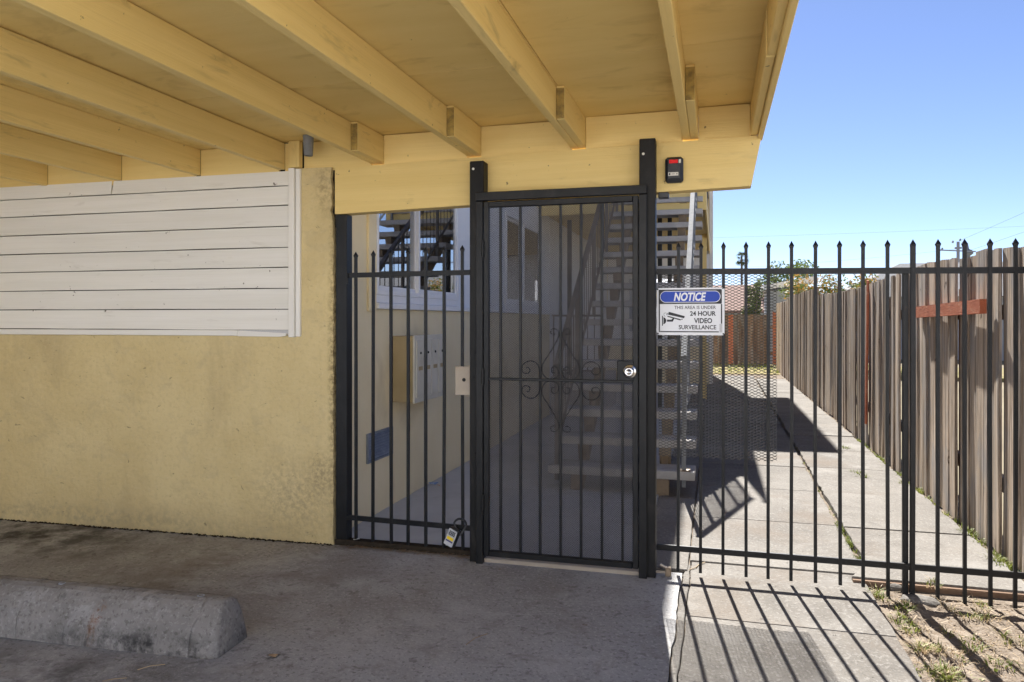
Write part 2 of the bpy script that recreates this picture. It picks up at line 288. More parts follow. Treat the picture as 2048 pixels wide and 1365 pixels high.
    def build(s, name, material, parent=None, smooth=False, xf=None):
        off = ROOT.get(parent.name, Vector((0, 0, 0))) if parent else Vector((0, 0, 0))
        me = bpy.data.meshes.new(name)
        vs = s.v if xf is None else [tuple(xf @ Vector(v)) for v in s.v]
        me.from_pydata([tuple(Vector(v) - off) for v in vs], [], s.f)
        mats = material if isinstance(material, (list, tuple)) else [material]
        for m in mats: me.materials.append(m)
        if len(mats) > 1: me.polygons.foreach_set('material_index', s.mi)
        if smooth: me.polygons.foreach_set('use_smooth', [True] * len(me.polygons))
        me.update()
        bm = bmesh.new(); bm.from_mesh(me); bmesh.ops.recalc_face_normals(bm, faces=bm.faces); bm.to_mesh(me); bm.free()
        o = bpy.data.objects.new(name, me); COL.objects.link(o)
        if parent: o.parent = parent; ROOT[o.name] = off
        else: ROOT[o.name] = Vector((0, 0, 0))
        return o
ROOT = {}
def B(x0, x1, y0, y1, z0, z1, c=0.0): return MB().box(x0, x1, y0, y1, z0, z1, c)
def tag(o, label, cat, group=None):
    o['label'] = label; o['category'] = cat
    if group: o['group'] = group
    return o
def thing(name, label, cat, loc, group=None):
    o = bpy.data.objects.new(name, None); COL.objects.link(o); o.location = loc; o.empty_display_size = 0.1
    ROOT[o.name] = Vector(loc); return tag(o, label, cat, group)
def structure(o): o['kind'] = 'structure'; return o
def recenter(o):                                           # a one-mesh thing: origin to its base
    me = o.data; co = [v.co for v in me.vertices]
    c = Vector(((min(v.x for v in co) + max(v.x for v in co)) / 2, (min(v.y for v in co) + max(v.y for v in co)) / 2, min(v.z for v in co)))
    me.transform(Matrix.Translation(-c)); o.location = c; return o
def jag(p0, p1, n, amp, r=rnd):
    out = []
    for i in range(n + 1):
        t = i / n; a = amp if 0 < i < n else 0
        out.append((p0[0] + (p1[0] - p0[0]) * t + r.uniform(-a, a), p0[1] + (p1[1] - p0[1]) * t + r.uniform(-a, a)))
    return out
def catmull(P, k=6):
    P = [Vector(p) for p in P]; Q = [2 * P[0] - P[1]] + P + [2 * P[-1] - P[-2]]; out = []
    for i in range(1, len(Q) - 2):
        for j in range(k):
            t = j / k; a, b, c, d = Q[i - 1], Q[i], Q[i + 1], Q[i + 2]
            out.append(0.5 * ((2 * b) + (c - a) * t + (2 * a - 5 * b + 4 * c - d) * t * t + (3 * b - a - 3 * c + d) * t ** 3))
    out.append(P[-1]); return out
def text_mesh(body, size, shear=0.0, bold=0.0, align='LEFT', sx=1.0):
    cu = bpy.data.curves.new('lettering', 'FONT'); cu.body = body; cu.size = size; cu.shear = shear; cu.offset = bold; cu.align_x = align
    cu.resolution_u = 3
    o = bpy.data.objects.new('lettering', cu); COL.objects.link(o); bpy.context.view_layer.update()
    me = bpy.data.meshes.new_from_object(o.evaluated_get(bpy.context.evaluated_depsgraph_get()))
    vs = [Vector((v.co.x * sx, v.co.y, 0)) for v in me.vertices]; fs = [tuple(p.vertices) for p in me.polygons]
    COL.objects.unlink(o); bpy.data.objects.remove(o); bpy.data.curves.remove(cu); bpy.data.meshes.remove(me)
    return vs, fs

# ------------------------------------------------------------------ ground, slabs, walkways
from mathutils import noise as mnoise
def fbm(x, y, s=1.0):
    return mnoise.fractal(Vector((x * s, y * s, 3.1)), 1.0, 2.0, 5)
structure(MB().box(-400, 400, -200, 700, -0.5, -0.09).build('ground', m_ground))
structure(MB().box(-16, 14, -40, -0.604, -0.3, -0.002).build('driveway', m_asphalt))

edge_l = jag((-0.172, 4.17), (-0.185, -0.6), 60, 0.006)
def floor_z(x): return 0.0 if x > -2.0 else 0.010 * (x + 2.0)
fl = MB()
cols = [-14.0, -8.0, -5.0, -3.5, -2.0]
for i in range(len(cols) - 1):
    a, b = cols[i], cols[i + 1]
    fl.add([(a, -0.6, floor_z(a)), (b, -0.6, floor_z(b)), (b, 4.17, floor_z(b)), (a, 4.17, floor_z(a))], [(0, 1, 2, 3)])
fl.add([(-2.0, 4.17, 0)] + [(-2.0, -0.6, 0)] + [(x, y, 0) for x, y in reversed(edge_l)], [tuple(range(len(edge_l) + 2))])
fl.add([(x, y, 0) for x, y in edge_l] + [(x, y, -0.08) for x, y in edge_l], [(i, i + 1, len(edge_l) + i + 1, len(edge_l) + i) for i in range(len(edge_l) - 1)])
structure(fl.build('carport_floor', m_floor))

bed = MB().box(-0.30, 0.80, -0.6, 4.179, -0.088, -0.03).build('front_walkway', m_soil); structure(bed)
def slab(parent, pts, z, name='slab', m=None):
    o = MB().prism(pts, -0.06 + z, z).build(name, m or m_conc, parent)
    bm = bmesh.new(); bm.from_mesh(o.data)
    es = [e for e in bm.edges if abs(e.verts[0].co.z - z) < 1e-4 and abs(e.verts[1].co.z - z) < 1e-4]
    bmesh.ops.bevel(bm, geom=es, offset=0.0035, segments=1, affect='EDGES'); bm.to_mesh(o.data); bm.free()
    return o
# narrow strip of patched concrete between carport floor and walk
strip_l = [(x + 0.005 + rnd.uniform(0, 0.003), y) for x, y in edge_l]
crk = [(-0.135 + 0.004 * math.sin(i * 0.23) + rnd.uniform(-0.004, 0.004), 4.385 - i * 0.0831) for i in range(61)]
slab(bed, strip_l + list(reversed([(x - 0.0025, y) for x, y in crk])), -0.003, 'filler_strip')
ys = [4.385, 3.575, 2.55, 1.5, 0.45, -0.6]
for i in range(len(ys) - 1):
    y1, y0 = ys[i] - 0.0035, ys[i + 1] + 0.0035
    left = [(x + 0.0025, y) for x, y in crk if y0 < y < y1]
    pts = [(0.765 + 0.004 * rnd.random(), y1), (left[0][0], y1)] + left + [(left[-1][0], y0), (0.765, y0)]
    pts += jag((0.765, y0), (0.765, y1), 14, 0.004)[1:-1]
    slab(bed, pts, rnd.uniform(-0.001, 0.001))

rbed = MB().box(-2.40, 1.66, 4.18, 20.5, -0.088, -0.02).build('rear_walkway', m_soil); structure(rbed)
def rect(x0, x1, y0, y1, a=0.003):
    def n(d): return max(3, int(d / 0.08))
    e = jag((x0, y0), (x1, y0), n(x1 - x0), a)[:-1] + jag((x1, y0), (x1, y1), n(y1 - y0), a)[:-1] + jag((x1, y1), (x0, y1), n(x1 - x0), a)[:-1] + jag((x0, y1), (x0, y0), n(y1 - y0), a)[:-1]
    return e
cj = lambda y: 0.80 + 0.008 * (y - 4.4)               # the long crooked joint
g = 0.004
yc = [4.39, 5.39, 6.42, 7.44, 8.46, 9.48, 10.5, 11.5, 12.5, 13.5, 14.6, 15.7, 16.8, 18.0, 19.2]
def joined(x0, y0, y1, right):
    n = 12; r = [(cj(y0 + (y1 - y0) * i / n) - 0.012 + rnd.uniform(-0.009, 0.009), y0 + (y1 - y0) * i / n) for i in range(n + 1)]
    if right: return [(x0, y0)] + [(a, b) for a, b in r] + [(x0, y1)]
# middle run, between the corridor joint and the crooked joint
for i in range(len(yc) - 1): slab(rbed, joined(-0.138, yc[i] + g, yc[i + 1] - g, True), 0.004 + rnd.uniform(-0.002, 0.002))
# corridor run by the apartment wall: brightened slabs, walk colour on the sunlit strip
yk = [4.215, 5.9, 7.9, 9.9, 12.0, 14.2, 16.5]
for i in range(len(yk) - 1): slab(rbed, rect(-2.318, -0.424, yk[i] + g, yk[i + 1] - g), 0.006, m=m_corr); slab(rbed, rect(-0.418, -0.147, yk[i] + g, yk[i + 1] - g), 0.005)
# right run along the wooden fence
yr = [4.285, 5.305, 6.34, 7.39, 8.40, 9.42, 10.45, 11.5, 12.5, 13.6, 14.7, 15.8, 17.0, 18.2]
for i in range(len(yr) - 1):
    y0, y1 = yr[i] + g, yr[i + 1] - g
    l = [(cj(y0 + (y1 - y0) * k / 12) + 0.014 + rnd.uniform(-0.009, 0.009), y0 + (y1 - y0) * k / 12) for k in range(13)]
    if i == 0: l = [(0.70, 4.30), (0.79, 4.50)] + [p for p in l if p[1] > 4.55]
    pts = [(1.555 + rnd.uniform(-.01, .01), y0)] + jag((1.555, y0), (1.555, y1), 14, 0.012)[1:-1] + [(1.555, y1)] + list(reversed(l))
    slab(rbed, pts, 0.022 + rnd.uniform(-0.004, 0.004))
MB().prism_y([(0.70, -0.06), (1.60, -0.06), (1.60, 0.008), (0.70, 0.012)], 4.262, 4.280).build('form_board', m_form, rbed)

def soil(x0, x1, y0, y1, st, z, amp, name):
    m = MB(); nx = int((x1 - x0) / st); ny = int((y1 - y0) / st)
    for j in range(ny + 1):
        for i in range(nx + 1):
            x = x0 + (x1 - x0) * i / nx; y = y0 + (y1 - y0) * j / ny
            h = z + amp * fbm(x, y, 3.0) + amp * 0.5 * fbm(x + 9, y, 14)
            m.v.append((x, y, h))
    for j in range(ny):
        for i in range(nx):
            a = j * (nx + 1) + i; m.f.append((a, a + 1, a + nx + 2, a + nx + 1)); m.mi.append(0)
    return structure(m.build(name, m_soil, smooth=True))
def soil_h(x, y): return -0.022 + 0.020 * fbm(x, y, 3.0) + 0.010 * fbm(x + 9, y, 14)
soil(0.752, 3.4, 0.4, 4.40, 0.022, -0.022, 0.020, 'soil_patch')
soil(1.55, 1.75, 4.3, 20.0, 0.03, -0.012, 0.012, 'fence_soil_strip')
structure(MB().box(-6, 8, 20.0, 24.2, -0.085, 0.0).build('back_yard_lawn', mat('dry_lawn', (0.20, 0.18, 0.08), (0.28, 0.23, 0.13), 2.5, rough=1.0, spec=0.05, rand=False)))

# ------------------------------------------------------------------ unseen building added across the driveway to bounce sunlight into the carport
ob_ = thing('added_bounce_building', 'unseen pale stucco block added behind the camera to bounce sunlight', 'building', (-1.0, -9.0, 0))
m_pale = mat('pale_stucco', (0.74, 0.74, 0.75), (0.78, 0.78, 0.79), 1.5, rough=0.92, spec=0.15, bump=0.6, bscale=12, rand=False)
MB().box(-6, 16, -16.0, -9.0, -0.05, 5.8).build('wall', m_pale, ob_)
MB().box(-6.5, 16.5, -16.5, -8.9, 5.81, 6.0).build('roof', m_roofing, ob_)
for fz in (0.9, 3.7):
    for k in range(6):
        xx = -5.0 + k * 3.5
        w_ = MB().box(xx, xx + 1.5, -9.0 + 0.002, -8.95, fz, fz + 1.2, 0.01).build('window', m_white, ob_)
        MB().box(xx + 0.08, xx + 1.42, -8.948, -8.942, fz + 0.08, fz + 1.12).build('pane', m_glass, w_)
# ------------------------------------------------------------------ carport back wall
WY = 4.14
wall = thing('carport_wall', 'yellow stucco carport wall with white lap siding panel and dark stains', 'wall', (-7.25, WY, 0))
edge = [(-2.262 + rnd.uniform(-0.007, 0.004) - ((0.008 + 0.012 * rnd.random()) if -0.08 + i * 2.412 / 60 > 2.0 else 0), -0.08 + i * 2.412 / 60) for i in range(61)]
MB().prism_y([(-7.2, -0.12)] + edge[:-1] + [(-2.275, 2.318), (-2.49, 2.322), (-2.49, 1.292), (-7.2, 1.292)], WY, WY + 0.14).build('stucco', m_stucco, wall)
MB().box(-2.31, -2.2535, WY + 0.030, WY + 0.12, 1.95, 2.33).build('crack_backing', m_gapdark, wall)
MB().box(-7.2, -2.49, WY + 0.012, WY + 0.139, 1.294, 2.50).build('sheathing', m_gapdark, wall)
zl = [2.311, 2.217, 2.095, 1.964, 1.833, 1.708, 1.577, 1.446, 1.314]
for i in range(8):
    zt, zb = zl[i] - 0.003, zl[i + 1] + 0.003
    splits = [(-7.2, -3.906), (-3.900, -2.560)] if i == 0 else ([(-7.2, -2.560)])
    for (a, b) in splits:
        k = 0.012 if (i == 0 and a > -5) else 0.0
        m = MB(); n = 14
        for q in range(n + 1):
            x = a + (b - a) * q / n; dz = rnd.uniform(-0.0015, 0.0015) - 0.0035 * (b - x) * 0 ; sl = 0.004 * (x + 2.56)
            sk = k * (1 - q / n) if k else 0
            for (yy, zz) in ((WY + 0.010, zt), (WY - 0.008, zt), (WY - 0.014, zb + dz), (WY + 0.010, zb + dz)):
                m.v.append((x + (sk if zz > zb + 0.01 else 0), yy, zz + sl * -0.3))
        for q in range(n):
            for e in range(4): m.f.append((q * 4 + e, q * 4 + (e + 1) % 4, q * 4 + 4 + (e + 1) % 4, q * 4 + 4 + e)); m.mi.append(0)
        m.f += [(0, 1, 2, 3), (n * 4 + 3, n * 4 + 2, n * 4 + 1, n * 4)]; m.mi += [0, 0]
        m.build('siding_board', m_white_x, wall)
MB().box(-7.2, -2.93, WY - 0.022, WY + 0.009, 1.278, 1.3145, 0.003).build('drip_trim', m_white_x, wall)
MB().add([(-2.926, WY - 0.022, 1.276), (-2.62, WY - 0.022, 1.274), (-2.575, WY - 0.022, 1.281), (-2.575, WY - 0.022, 1.296), (-2.926, WY - 0.022, 1.312),
          (-2.926, WY + 0.008, 1.276), (-2.62, WY + 0.008, 1.274), (-2.575, WY + 0.008, 1.281), (-2.575, WY + 0.008, 1.296), (-2.926, WY + 0.008, 1.312)],
         [(0, 1, 2, 3, 4), (9, 8, 7, 6, 5), (0, 5, 6, 1), (1, 6, 7, 2), (2, 7, 8, 3), (3, 8, 9, 4), (4, 9, 5, 0)]).build('drip_trim', m_white_x, wall)
MB().box(-5.75, -5.60, 0.7, WY - 0.03, -0.12, 2.28).build('added_end_wall', m_stucco, wall)  # unseen side wall added to darken the left of the carport
MB().box(-2.92, -2.562, WY - 0.013, WY + 0.009, 1.290, 1.3155, 0.002).build('filler_strip', m_sticker, wall)
MB().box(-2.555, -2.515, WY - 0.034, WY + 0.011, 1.272, 2.320, 0.003).build('corner_trim', m_white_z, wall)
MB().box(-2.513, -2.482, WY - 0.018, WY + 0.011, 1.276, 2.318, 0.003).build('corner_trim', m_white_z, wall)
MB().box(-2.557, -2.480, WY - 0.030, WY + 0.011, 2.323, 2.49, 0.003).build('upper_post', m_ywood_z, wall)

# ------------------------------------------------------------------ carport roof
def rz(x): return 0.018 * (x + 1.3) if x > -2.6 else -0.0234 + 0.007 * (x + 2.6)
roof = thing('carport_roof', 'yellow painted carport roof with exposed rafters and long beam', 'roof', (-2.0, 4.14, 2.0))
Y0R = 1.55
bx0, bx1 = -2.252, 0.238
beam_pts = [(bx0, 2.028), (0.185, 2.088), (bx1, 2.352), (bx0, 2.312)]
o = MB().prism_y(beam_pts, WY + 0.001, WY + 0.092).build('beam', m_ywood_x, roof)
o['label'] = 'wide yellow beam spanning above the gate'
RB, RH = 2.342, 0.165
def rafter(xa, xb, y0, y1, name='rafter', zb=0.0, m=None):
    z = RB + rz((xa + xb) / 2) + zb
    return MB().box(xa, xb, y0, y1, z, z + RH - zb, 0.0025).build(name, m or m_ywood_y, roof)
xr = [-0.13 - 0.6165 * k for k in range(9)]
for k, x in enumerate(xr):
    rafter(x - 0.041, x, Y0R, WY + 0.085 if k < 4 else WY - 0.002)
    if k < 4:
        ln = [0.74, 0.63, 0.49, 0.37][k]
        ob = rafter(x + 0.0015, x + 0.0425, WY + 0.05 - ln, WY + 0.085, 'sister_block', 0.001)
        z = RB + rz(x) ; MB().box(x + 0.002, x + 0.042, WY + 0.0485 - ln, WY + 0.0495 - ln, z + 0.004, z + RH - 0.012).build('end_grain', m_endgrain, ob)
# blocking between rafters above the beam
edges = [(0.180, xr[0] + 0.0445)] + [(xr[k] - 0.043, xr[k + 1] + 0.0445) for k in range(3)] + [(xr[3] - 0.043, -2.478)]
for (b, a) in edges:
    z = RB + rz((a + b) / 2)
    MB().box(a, b, WY + 0.022, WY + 0.060, z - 0.02, z + RH - 0.003, 0.002).build('blocking', m_ywood_x, roof)
for (b, a) in [(-2.559, xr[4] + 0.002)] + [(xr[k] - 0.043, xr[k + 1] + 0.002) for k in range(4, 8)]:
    if b - a > 0.02:
        z = RB + rz((a + b) / 2); MB().box(a, b, WY - 0.006, WY + 0.030, z - 0.025, z + RH - 0.003, 0.002).build('blocking', m_ywood_x, roof)
# plywood deck in sheets
ysm = [Y0R - 0.05, 1.99, 3.21, 4.33]
xsm = [-7.2, -5.6, -3.16, -0.74, 0.215]
for i in range(4):
    for j in range(3):
        a, b = xsm[i] + 0.002, xsm[i + 1] - 0.002; y0, y1 = ysm[j] + 0.002, ysm[j + 1] - 0.002
        za, zb_ = RB + RH + rz(a) + 0.0015, RB + RH + rz(b) + 0.0015
        MB().add([(a, y0, za), (b, y0, zb_), (b, y1, zb_), (a, y1, za), (a, y0, za + 0.015), (b, y0, zb_ + 0.015), (b, y1, zb_ + 0.015), (a, y1, za + 0.015)],
                 [(0, 3, 2, 1), (4, 5, 6, 7), (0, 1, 5, 4), (1, 2, 6, 5), (2, 3, 7, 6), (3, 0, 4, 7)]).build('plywood_sheet', m_yply, roof)
za, zb_ = RB + RH + rz(-7.2) + 0.02, RB + RH + rz(0.27) + 0.02
MB().add([(-7.2, Y0R - .06, za), (0.243, Y0R - .06, zb_), (0.243, 4.36, zb_), (-7.2, 4.36, za), (-7.2, Y0R - .06, za + .03), (0.243, Y0R - .06, zb_ + .03), (0.243, 4.36, zb_ + .03), (-7.2, 4.36, za + .03)],
         [(0, 3, 2, 1), (4, 5, 6, 7), (0, 1, 5, 4), (1, 2, 6, 5), (2, 3, 7, 6), (3, 0, 4, 7)]).build('roofing', m_roofing, roof)
z = RB + rz(0.2)
MB().box(0.182, 0.216, 2.92, WY + 0.09, z - 0.015, z + RH - 0.002, 0.003).build('rake_rafter', m_ywood_y, roof)
MB().box(0.186, 0.219, Y0R, 2.917, z - 0.012, z + RH - 0.002, 0.003).build('rake_rafter', m_ywood_y, roof)
MB().box(0.2185, 0.243, Y0R - 0.07, WY + 0.05, z - 0.035, z + RH + 0.012, 0.003).build('fascia_board', m_ywood_y, roof)
MB().box(0.245, 0.256, Y0R - 0.07, 4.37, z + RH + 0.0, z + RH + 0.055).build('drip_edge', m_roofing, roof)
pipe = MB().lathe((-2.375, 4.04, 2.372), (0, 0, 1), [(0, 0.024), (0.002, 0.026), (0.05, 0.029), (0.12, 0.033), (0.125, 0.036), (0.15, 0.036)], 18).build('pipe_collar', m_galv, smooth=False)
recenter(tag(pipe, 'small grey metal pipe stub hanging from the roof near white trim', 'pipe'))
# small clip and cable stub beside it
# ------------------------------------------------------------------ alarm box on the beam
al = thing('alarm_box', 'small black alarm box with red top strip screwed to yellow beam', 'alarm', (-0.212, WY, 2.115))
MB().box(-0.260, -0.164, WY - 0.040, WY, 2.118, 2.256, 0.012).build('housing', m_plastic, al)
MB().box(-0.250, -0.176, WY - 0.052, WY - 0.0395, 2.132, 2.246, 0.006).build('cover', m_plastic, al)
MB().box(-0.238, -0.191, WY - 0.056, WY - 0.0515, 2.218, 2.238, 0.002).build('red_strip', m_red, al)
MB().box(-0.187, -0.176, WY - 0.055, WY - 0.0515, 2.218, 2.238, 0.001).build('white_tab', m_label, al)
MB().box(-0.236, -0.194, WY - 0.0545, WY - 0.0515, 2.180, 2.212, 0.001).build('recess_panel', m_plastic, al)
lb = MB().box(-0.243, -0.189, WY - 0.0535, WY - 0.0515, 2.152, 2.170).build('label_plate', m_label, al)
MB().box(-0.239, -0.231, WY - 0.0545, WY - 0.0536, 2.156, 2.166).box(-0.224, -0.207, WY - 0.0545, WY - 0.0536, 2.160, 2.162).box(-0.199, -0.194, WY - 0.0545, WY - 0.0536, 2.158, 2.164).build('print', m_sign_k, lb)

# ------------------------------------------------------------------ gate posts and gate frame
for (xa, xb, zt, lab) in ((-1.352, -1.268, 2.285, 'square black steel post left of gate, hinge side'), (-0.393, -0.307, 2.352, 'taller square black steel post right of the gate')):
    t = thing('gate_post', lab, 'post', ((xa + xb) / 2, 4.1, 0), 'steel posts of the gate')
    MB().box(xa, xb, 4.052, 4.136, -0.02, zt, 0.004).build('shaft', m_postblk, t)
    for k in range(4):
        zz = [2.24, 1.19, 1.05, 0.62][k] if xa < -1 else [2.27, 1.21, 0.7, 0.3][k]
        xx = xa + (0.03 if k % 2 else 0.022)
        MB().lathe((xx, 4.0525, zz), (0, -1, 0), [(0, 0.0075), (0.003, 0.0075), (0.004, 0.005)], 8).build('bolt_hole', m_dark if k else m_label, t)
MB().box(-0.300, -0.243, 4.15, 4.20, 2.045, 2.078, 0.004).build('wire_box', m_plastic, al)
gf = thing('doorway_surround', 'black steel door frame fixed between the two gate posts', 'frame', (-0.83, 4.05, 0))
FY0, FY1 = 4.026, 4.050
MB().box(-1.307, -1.266, FY0, FY1, 0.0, 2.05, 0.003).build('jamb', m_black, gf)
MB().box(-0.393, -0.350, FY0, FY1, -0.005, 2.05, 0.003).build('jamb', m_black, gf)
MB().box(-1.307, -0.350, FY0 - 0.003, FY1, 2.052, 2.100, 0.003).build('header', m_black, gf)
MB().box(-1.29, -0.37, 4.065, 4.135, -0.005, 0.022, 0.003).build('threshold', m_brush, gf)
# ------------------------------------------------------------------ security gate leaf
gate = thing('security_gate', 'black security screen gate with scrollwork and perforated metal panel', 'gate', (-0.83, 4.06, 0.03))
GX0, GX1, GZ0, GZ1 = -1.262, -0.396, 0.045, 2.046
MB().box(GX0, GX0 + 0.030, 4.030, 4.060, GZ0, GZ1, 0.003).build('stile', m_black, gate)
MB().box(GX1 - 0.030, GX1, 4.030, 4.060, GZ0, GZ1, 0.003).build('stile', m_black, gate)
MB().box(GX0 + 0.031, GX1 - 0.031, 4.030, 4.060, GZ1 - 0.032, GZ1, 0.003).build('top_rail', m_black, gate)
MB().box(GX0 + 0.031, GX1 - 0.031, 4.030, 4.060, GZ0, GZ0 + 0.032, 0.003).build('bottom_rail', m_black, gate)
MB().box(GX0 + 0.031, GX1 - 0.031, 4.026, 4.040, 1.040, 1.054, 0.002).build('middle_rail', m_black, gate)
sc_ = [1001, 1040.7, 1080, 1121, 1162, 1203.7, 1245]
def u2x(u, Y):
    r = (u - 1024) / 1494; A = math.atan(406 / 1494)
    return Y * (-math.sin(A) + r * math.cos(A)) / (math.cos(A) + r * math.sin(A))
barx = [u2x(u, 4.045) for u in sc_]
for x in barx:
    x1 = x; MB().box(x1 - 0.0065, x1 + 0.0065, 4.041, 4.054, GZ0 + 0.03, GZ1 - 0.03).build('bar', m_black, gate)
# perforated sheet: two crossing families of narrow steel strips
pm = MB()
X0, X1, Z0, Z1 = GX0 + 0.02, GX1 - 0.02, GZ0 + 0.02, GZ1 - 0.02
def lattice(m, X0, X1, Z0, Z1, px, pz, w, y, yoff, thick=0.0, warp=None):
    sl = pz / px
    for sgn in (1, -1):
        c = Z0 - sl * (X1 - X0) - pz
        yy = y + (yoff if sgn > 0 else 0)
        k = 0
        while True:
            zc = Z0 - sl * (X1 - X0) + k * pz; k += 1
            if zc > Z1 + sl * (X1 - X0): break
            # line z = zc + sgn*sl*(x - X0) (sgn>0) or from the right edge
            f = (lambda x: zc + sl * (x - X0)) if sgn > 0 else (lambda x: zc + sl * (X1 - x))
            xs = [X0, X1]; pts = []
            a, b = X0, X1
            za, zb2 = f(a), f(b)
            def clip(z): return X0 + (z - zc) / sl if sgn > 0 else X1 - (z - zc) / sl
            lo, hi = (a, b)
            cand = sorted([clip(Z0), clip(Z1)]); lo = max(a, cand[0]); hi = min(b, cand[1])
            if hi - lo < 1e-4: continue
            d = Vector((1, 0, sgn * sl)).normalized(); nrm = Vector((-d.z, 0, d.x)) * (w / 2)
            p, q = Vector((lo, yy, f(lo))), Vector((hi, yy, f(hi)))
            n = max(1, int((q - p).length / 0.05)); L = [p.lerp(q, i / n) for i in range(n + 1)]
            if warp: L = [v + Vector((0, warp(v.x, v.z), 0)) for v in L]
            if thick:
                th = Vector((0, thick, 0)); base = []
                for v in L: base += [v - nrm, v + nrm, v + nrm + th, v - nrm + th]
                m.add(base, [(i * 4 + e, i * 4 + (e + 1) % 4, i * 4 + 4 + (e + 1) % 4, i * 4 + 4 + e) for i in range(n) for e in range(4)])
            else:
                base = []
                for v in L: base += [v - nrm, v + nrm]
                m.add(base, [(i * 2, i * 2 + 2, i * 2 + 3, i * 2 + 1) for i in range(n)])
    return m
lattice(pm, X0, X1, Z0, Z1, 0.0090, 0.0100, 0.0026, 4.0575, 0.0004, 0.0, lambda x, z: 0.0018 * math.sin(x * 7 + 1) * math.sin(z * 4 + .5))
pm.build('perforated_screen', m_mesh, gate)
# scrollwork
S = 4.06 * 1.0 / (5.69 * 1494) * 1.005; CX, CZ = u2x(1121, 4.035), 1.047
s_in = [(70, 85), (98, 90), (105, 130), (75, 155), (35, 130), (22, 75), (60, 25), (130, 12), (190, 45), (218, 110), (205, 190), (120, 320), (45, 450), (20, 510), (28, 560), (60, 590), (100, 585), (115, 550), (85, 525), (55, 530)]
s_out = [(250, 10), (245, 90), (265, 165), (320, 212), (390, 210), (445, 165), (455, 110), (430, 75), (385, 75), (360, 100), (372, 135), (400, 138)]
for sx in (1, -1):
    for sz in (1, -1):
        for P in (s_in, s_out):
            pts = catmull([(CX + sx * x * S, 4.034, CZ + sz * z * S) for x, z in P], 5)
            MB().tube(pts, 0.0026, 6).build('scroll', m_black, gate)
# hinges
for zz in (1.78, 1.06, 0.35):
    MB().lathe((-1.264, 4.022, zz - 0.045), (0, 0, 1), [(0, 0.008), (0.09, 0.008)], 10).build('hinge', m_black, gate)
lk = MB().box(-0.508, -0.420, 4.022, 4.056, 1.052, 1.160, 0.003).build('lock_housing', m_black, gate)
kx, kz = u2x(1259, 4.0), 1.104
MB().lathe((kx, 4.0218, kz), (0, -1, 0), [(0, 0.037), (0.006, 0.036), (0.010, 0.030), (0.011, 0.016), (0.026, 0.014), (0.030, 0.022), (0.040, 0.027), (0.052, 0.0265), (0.057, 0.022), (0.0575, 0.014), (0.055, 0.012)], 28).build('knob', m_chrome, lk, smooth=True)
MB().box(kx - 0.0015, kx + 0.0015, 3.9635, 3.9665, kz - 0.006, kz + 0.006).build('keyhole', m_dark, lk)
# ------------------------------------------------------------------ spiked grille left of the gate
def picket(parent, x, y, z0, z1, w=0.016, m=None):
    h = w / 2; b0 = x + rnd.uniform(-0.004, 0.004); c0 = y + rnd.uniform(-0.002, 0.002); mid = x + rnd.uniform(-0.002, 0.002); vs = []
    for (cx, cy, cz) in ((b0, c0, z0), (mid, y, (z0 + z1) / 2), (x, y, z1 - 0.034)): vs += [(cx - h, cy - h, cz), (cx + h, cy - h, cz), (cx + h, cy + h, cz), (cx - h, cy + h, cz)]
    p = MB().add(vs, [(3, 2, 1, 0), (8, 9, 10, 11)] + [(i * 4 + e, i * 4 + (e + 1) % 4, i * 4 + 4 + (e + 1) % 4, i * 4 + 4 + e) for i in range(2) for e in range(4)]).build('picket', m or m_black, parent)
    a = 0.0125; h = 0.040; zb = z1 - h
    MB().add([(x - w / 2, y - w / 2, zb), (x + w / 2, y - w / 2, zb), (x + w / 2, y + w / 2, zb), (x - w / 2, y + w / 2, zb),
              (x - a, y - 0.009, zb + 0.014), (x + a, y - 0.009, zb + 0.014), (x + a, y + 0.009, zb + 0.014), (x - a, y + 0.009, zb + 0.014), (x, y, z1)],
             [(0, 1, 5, 4), (1, 2, 6, 5), (2, 3, 7, 6), (3, 0, 4, 7), (4, 5, 8), (5, 6, 8), (6, 7, 8), (7, 4, 8), (3, 2, 1, 0)]).build('spear_tip', m or m_black, p)
    return p
gr = thing('spiked_grille', 'narrow black spear topped grille between yellow wall and gate post', 'grille', (-1.8, 4.16, 0))
MB().box(-2.252, -2.178, WY + 0.012, WY + 0.085, -0.02, 2.026, 0.003).build('end_post', m_black, gr)
for u, vt in zip((712, 747, 782, 817, 852, 888, 925), (496, 494, 493, 491, 490, 489, 488)):
    x = u2x(u, 4.16); picket(gr, x + rnd.uniform(-.002, .002), 4.16, 0.02, 1.385 + (640 - vt) / 1494 * 4.28)
for (za, zb2) in ((1.652, 1.658), (0.168, 0.158)):
    MB().bar((-2.18, 4.160, za), (-1.352, 4.160, zb2), 0.012, 0.030).build('rail', m_black, gr)
MB().box(-2.255, -1.353, 4.143, 4.205, -0.01, 0.032, 0.004).build('sill', m_gapdark, gr)
MB().box(-2.18, -2.168, 4.146, 4.176, 1.60, 1.665).build('rail_bracket', m_black, gr)
pl = MB().box(-1.466, -1.362, 4.128, 4.1335, 0.940, 1.108, 0.002).build('lock_plate', m_brush, gr)
pl['label'] = 'brushed beige steel lock plate with keyhole'
MB().lathe((-1.412, 4.128, 1.03), (0, -1, 0), [(0, 0.011), (0.003, 0.0105), (0.0035, 0.006)], 14).build('keyhole', m_dark, pl)
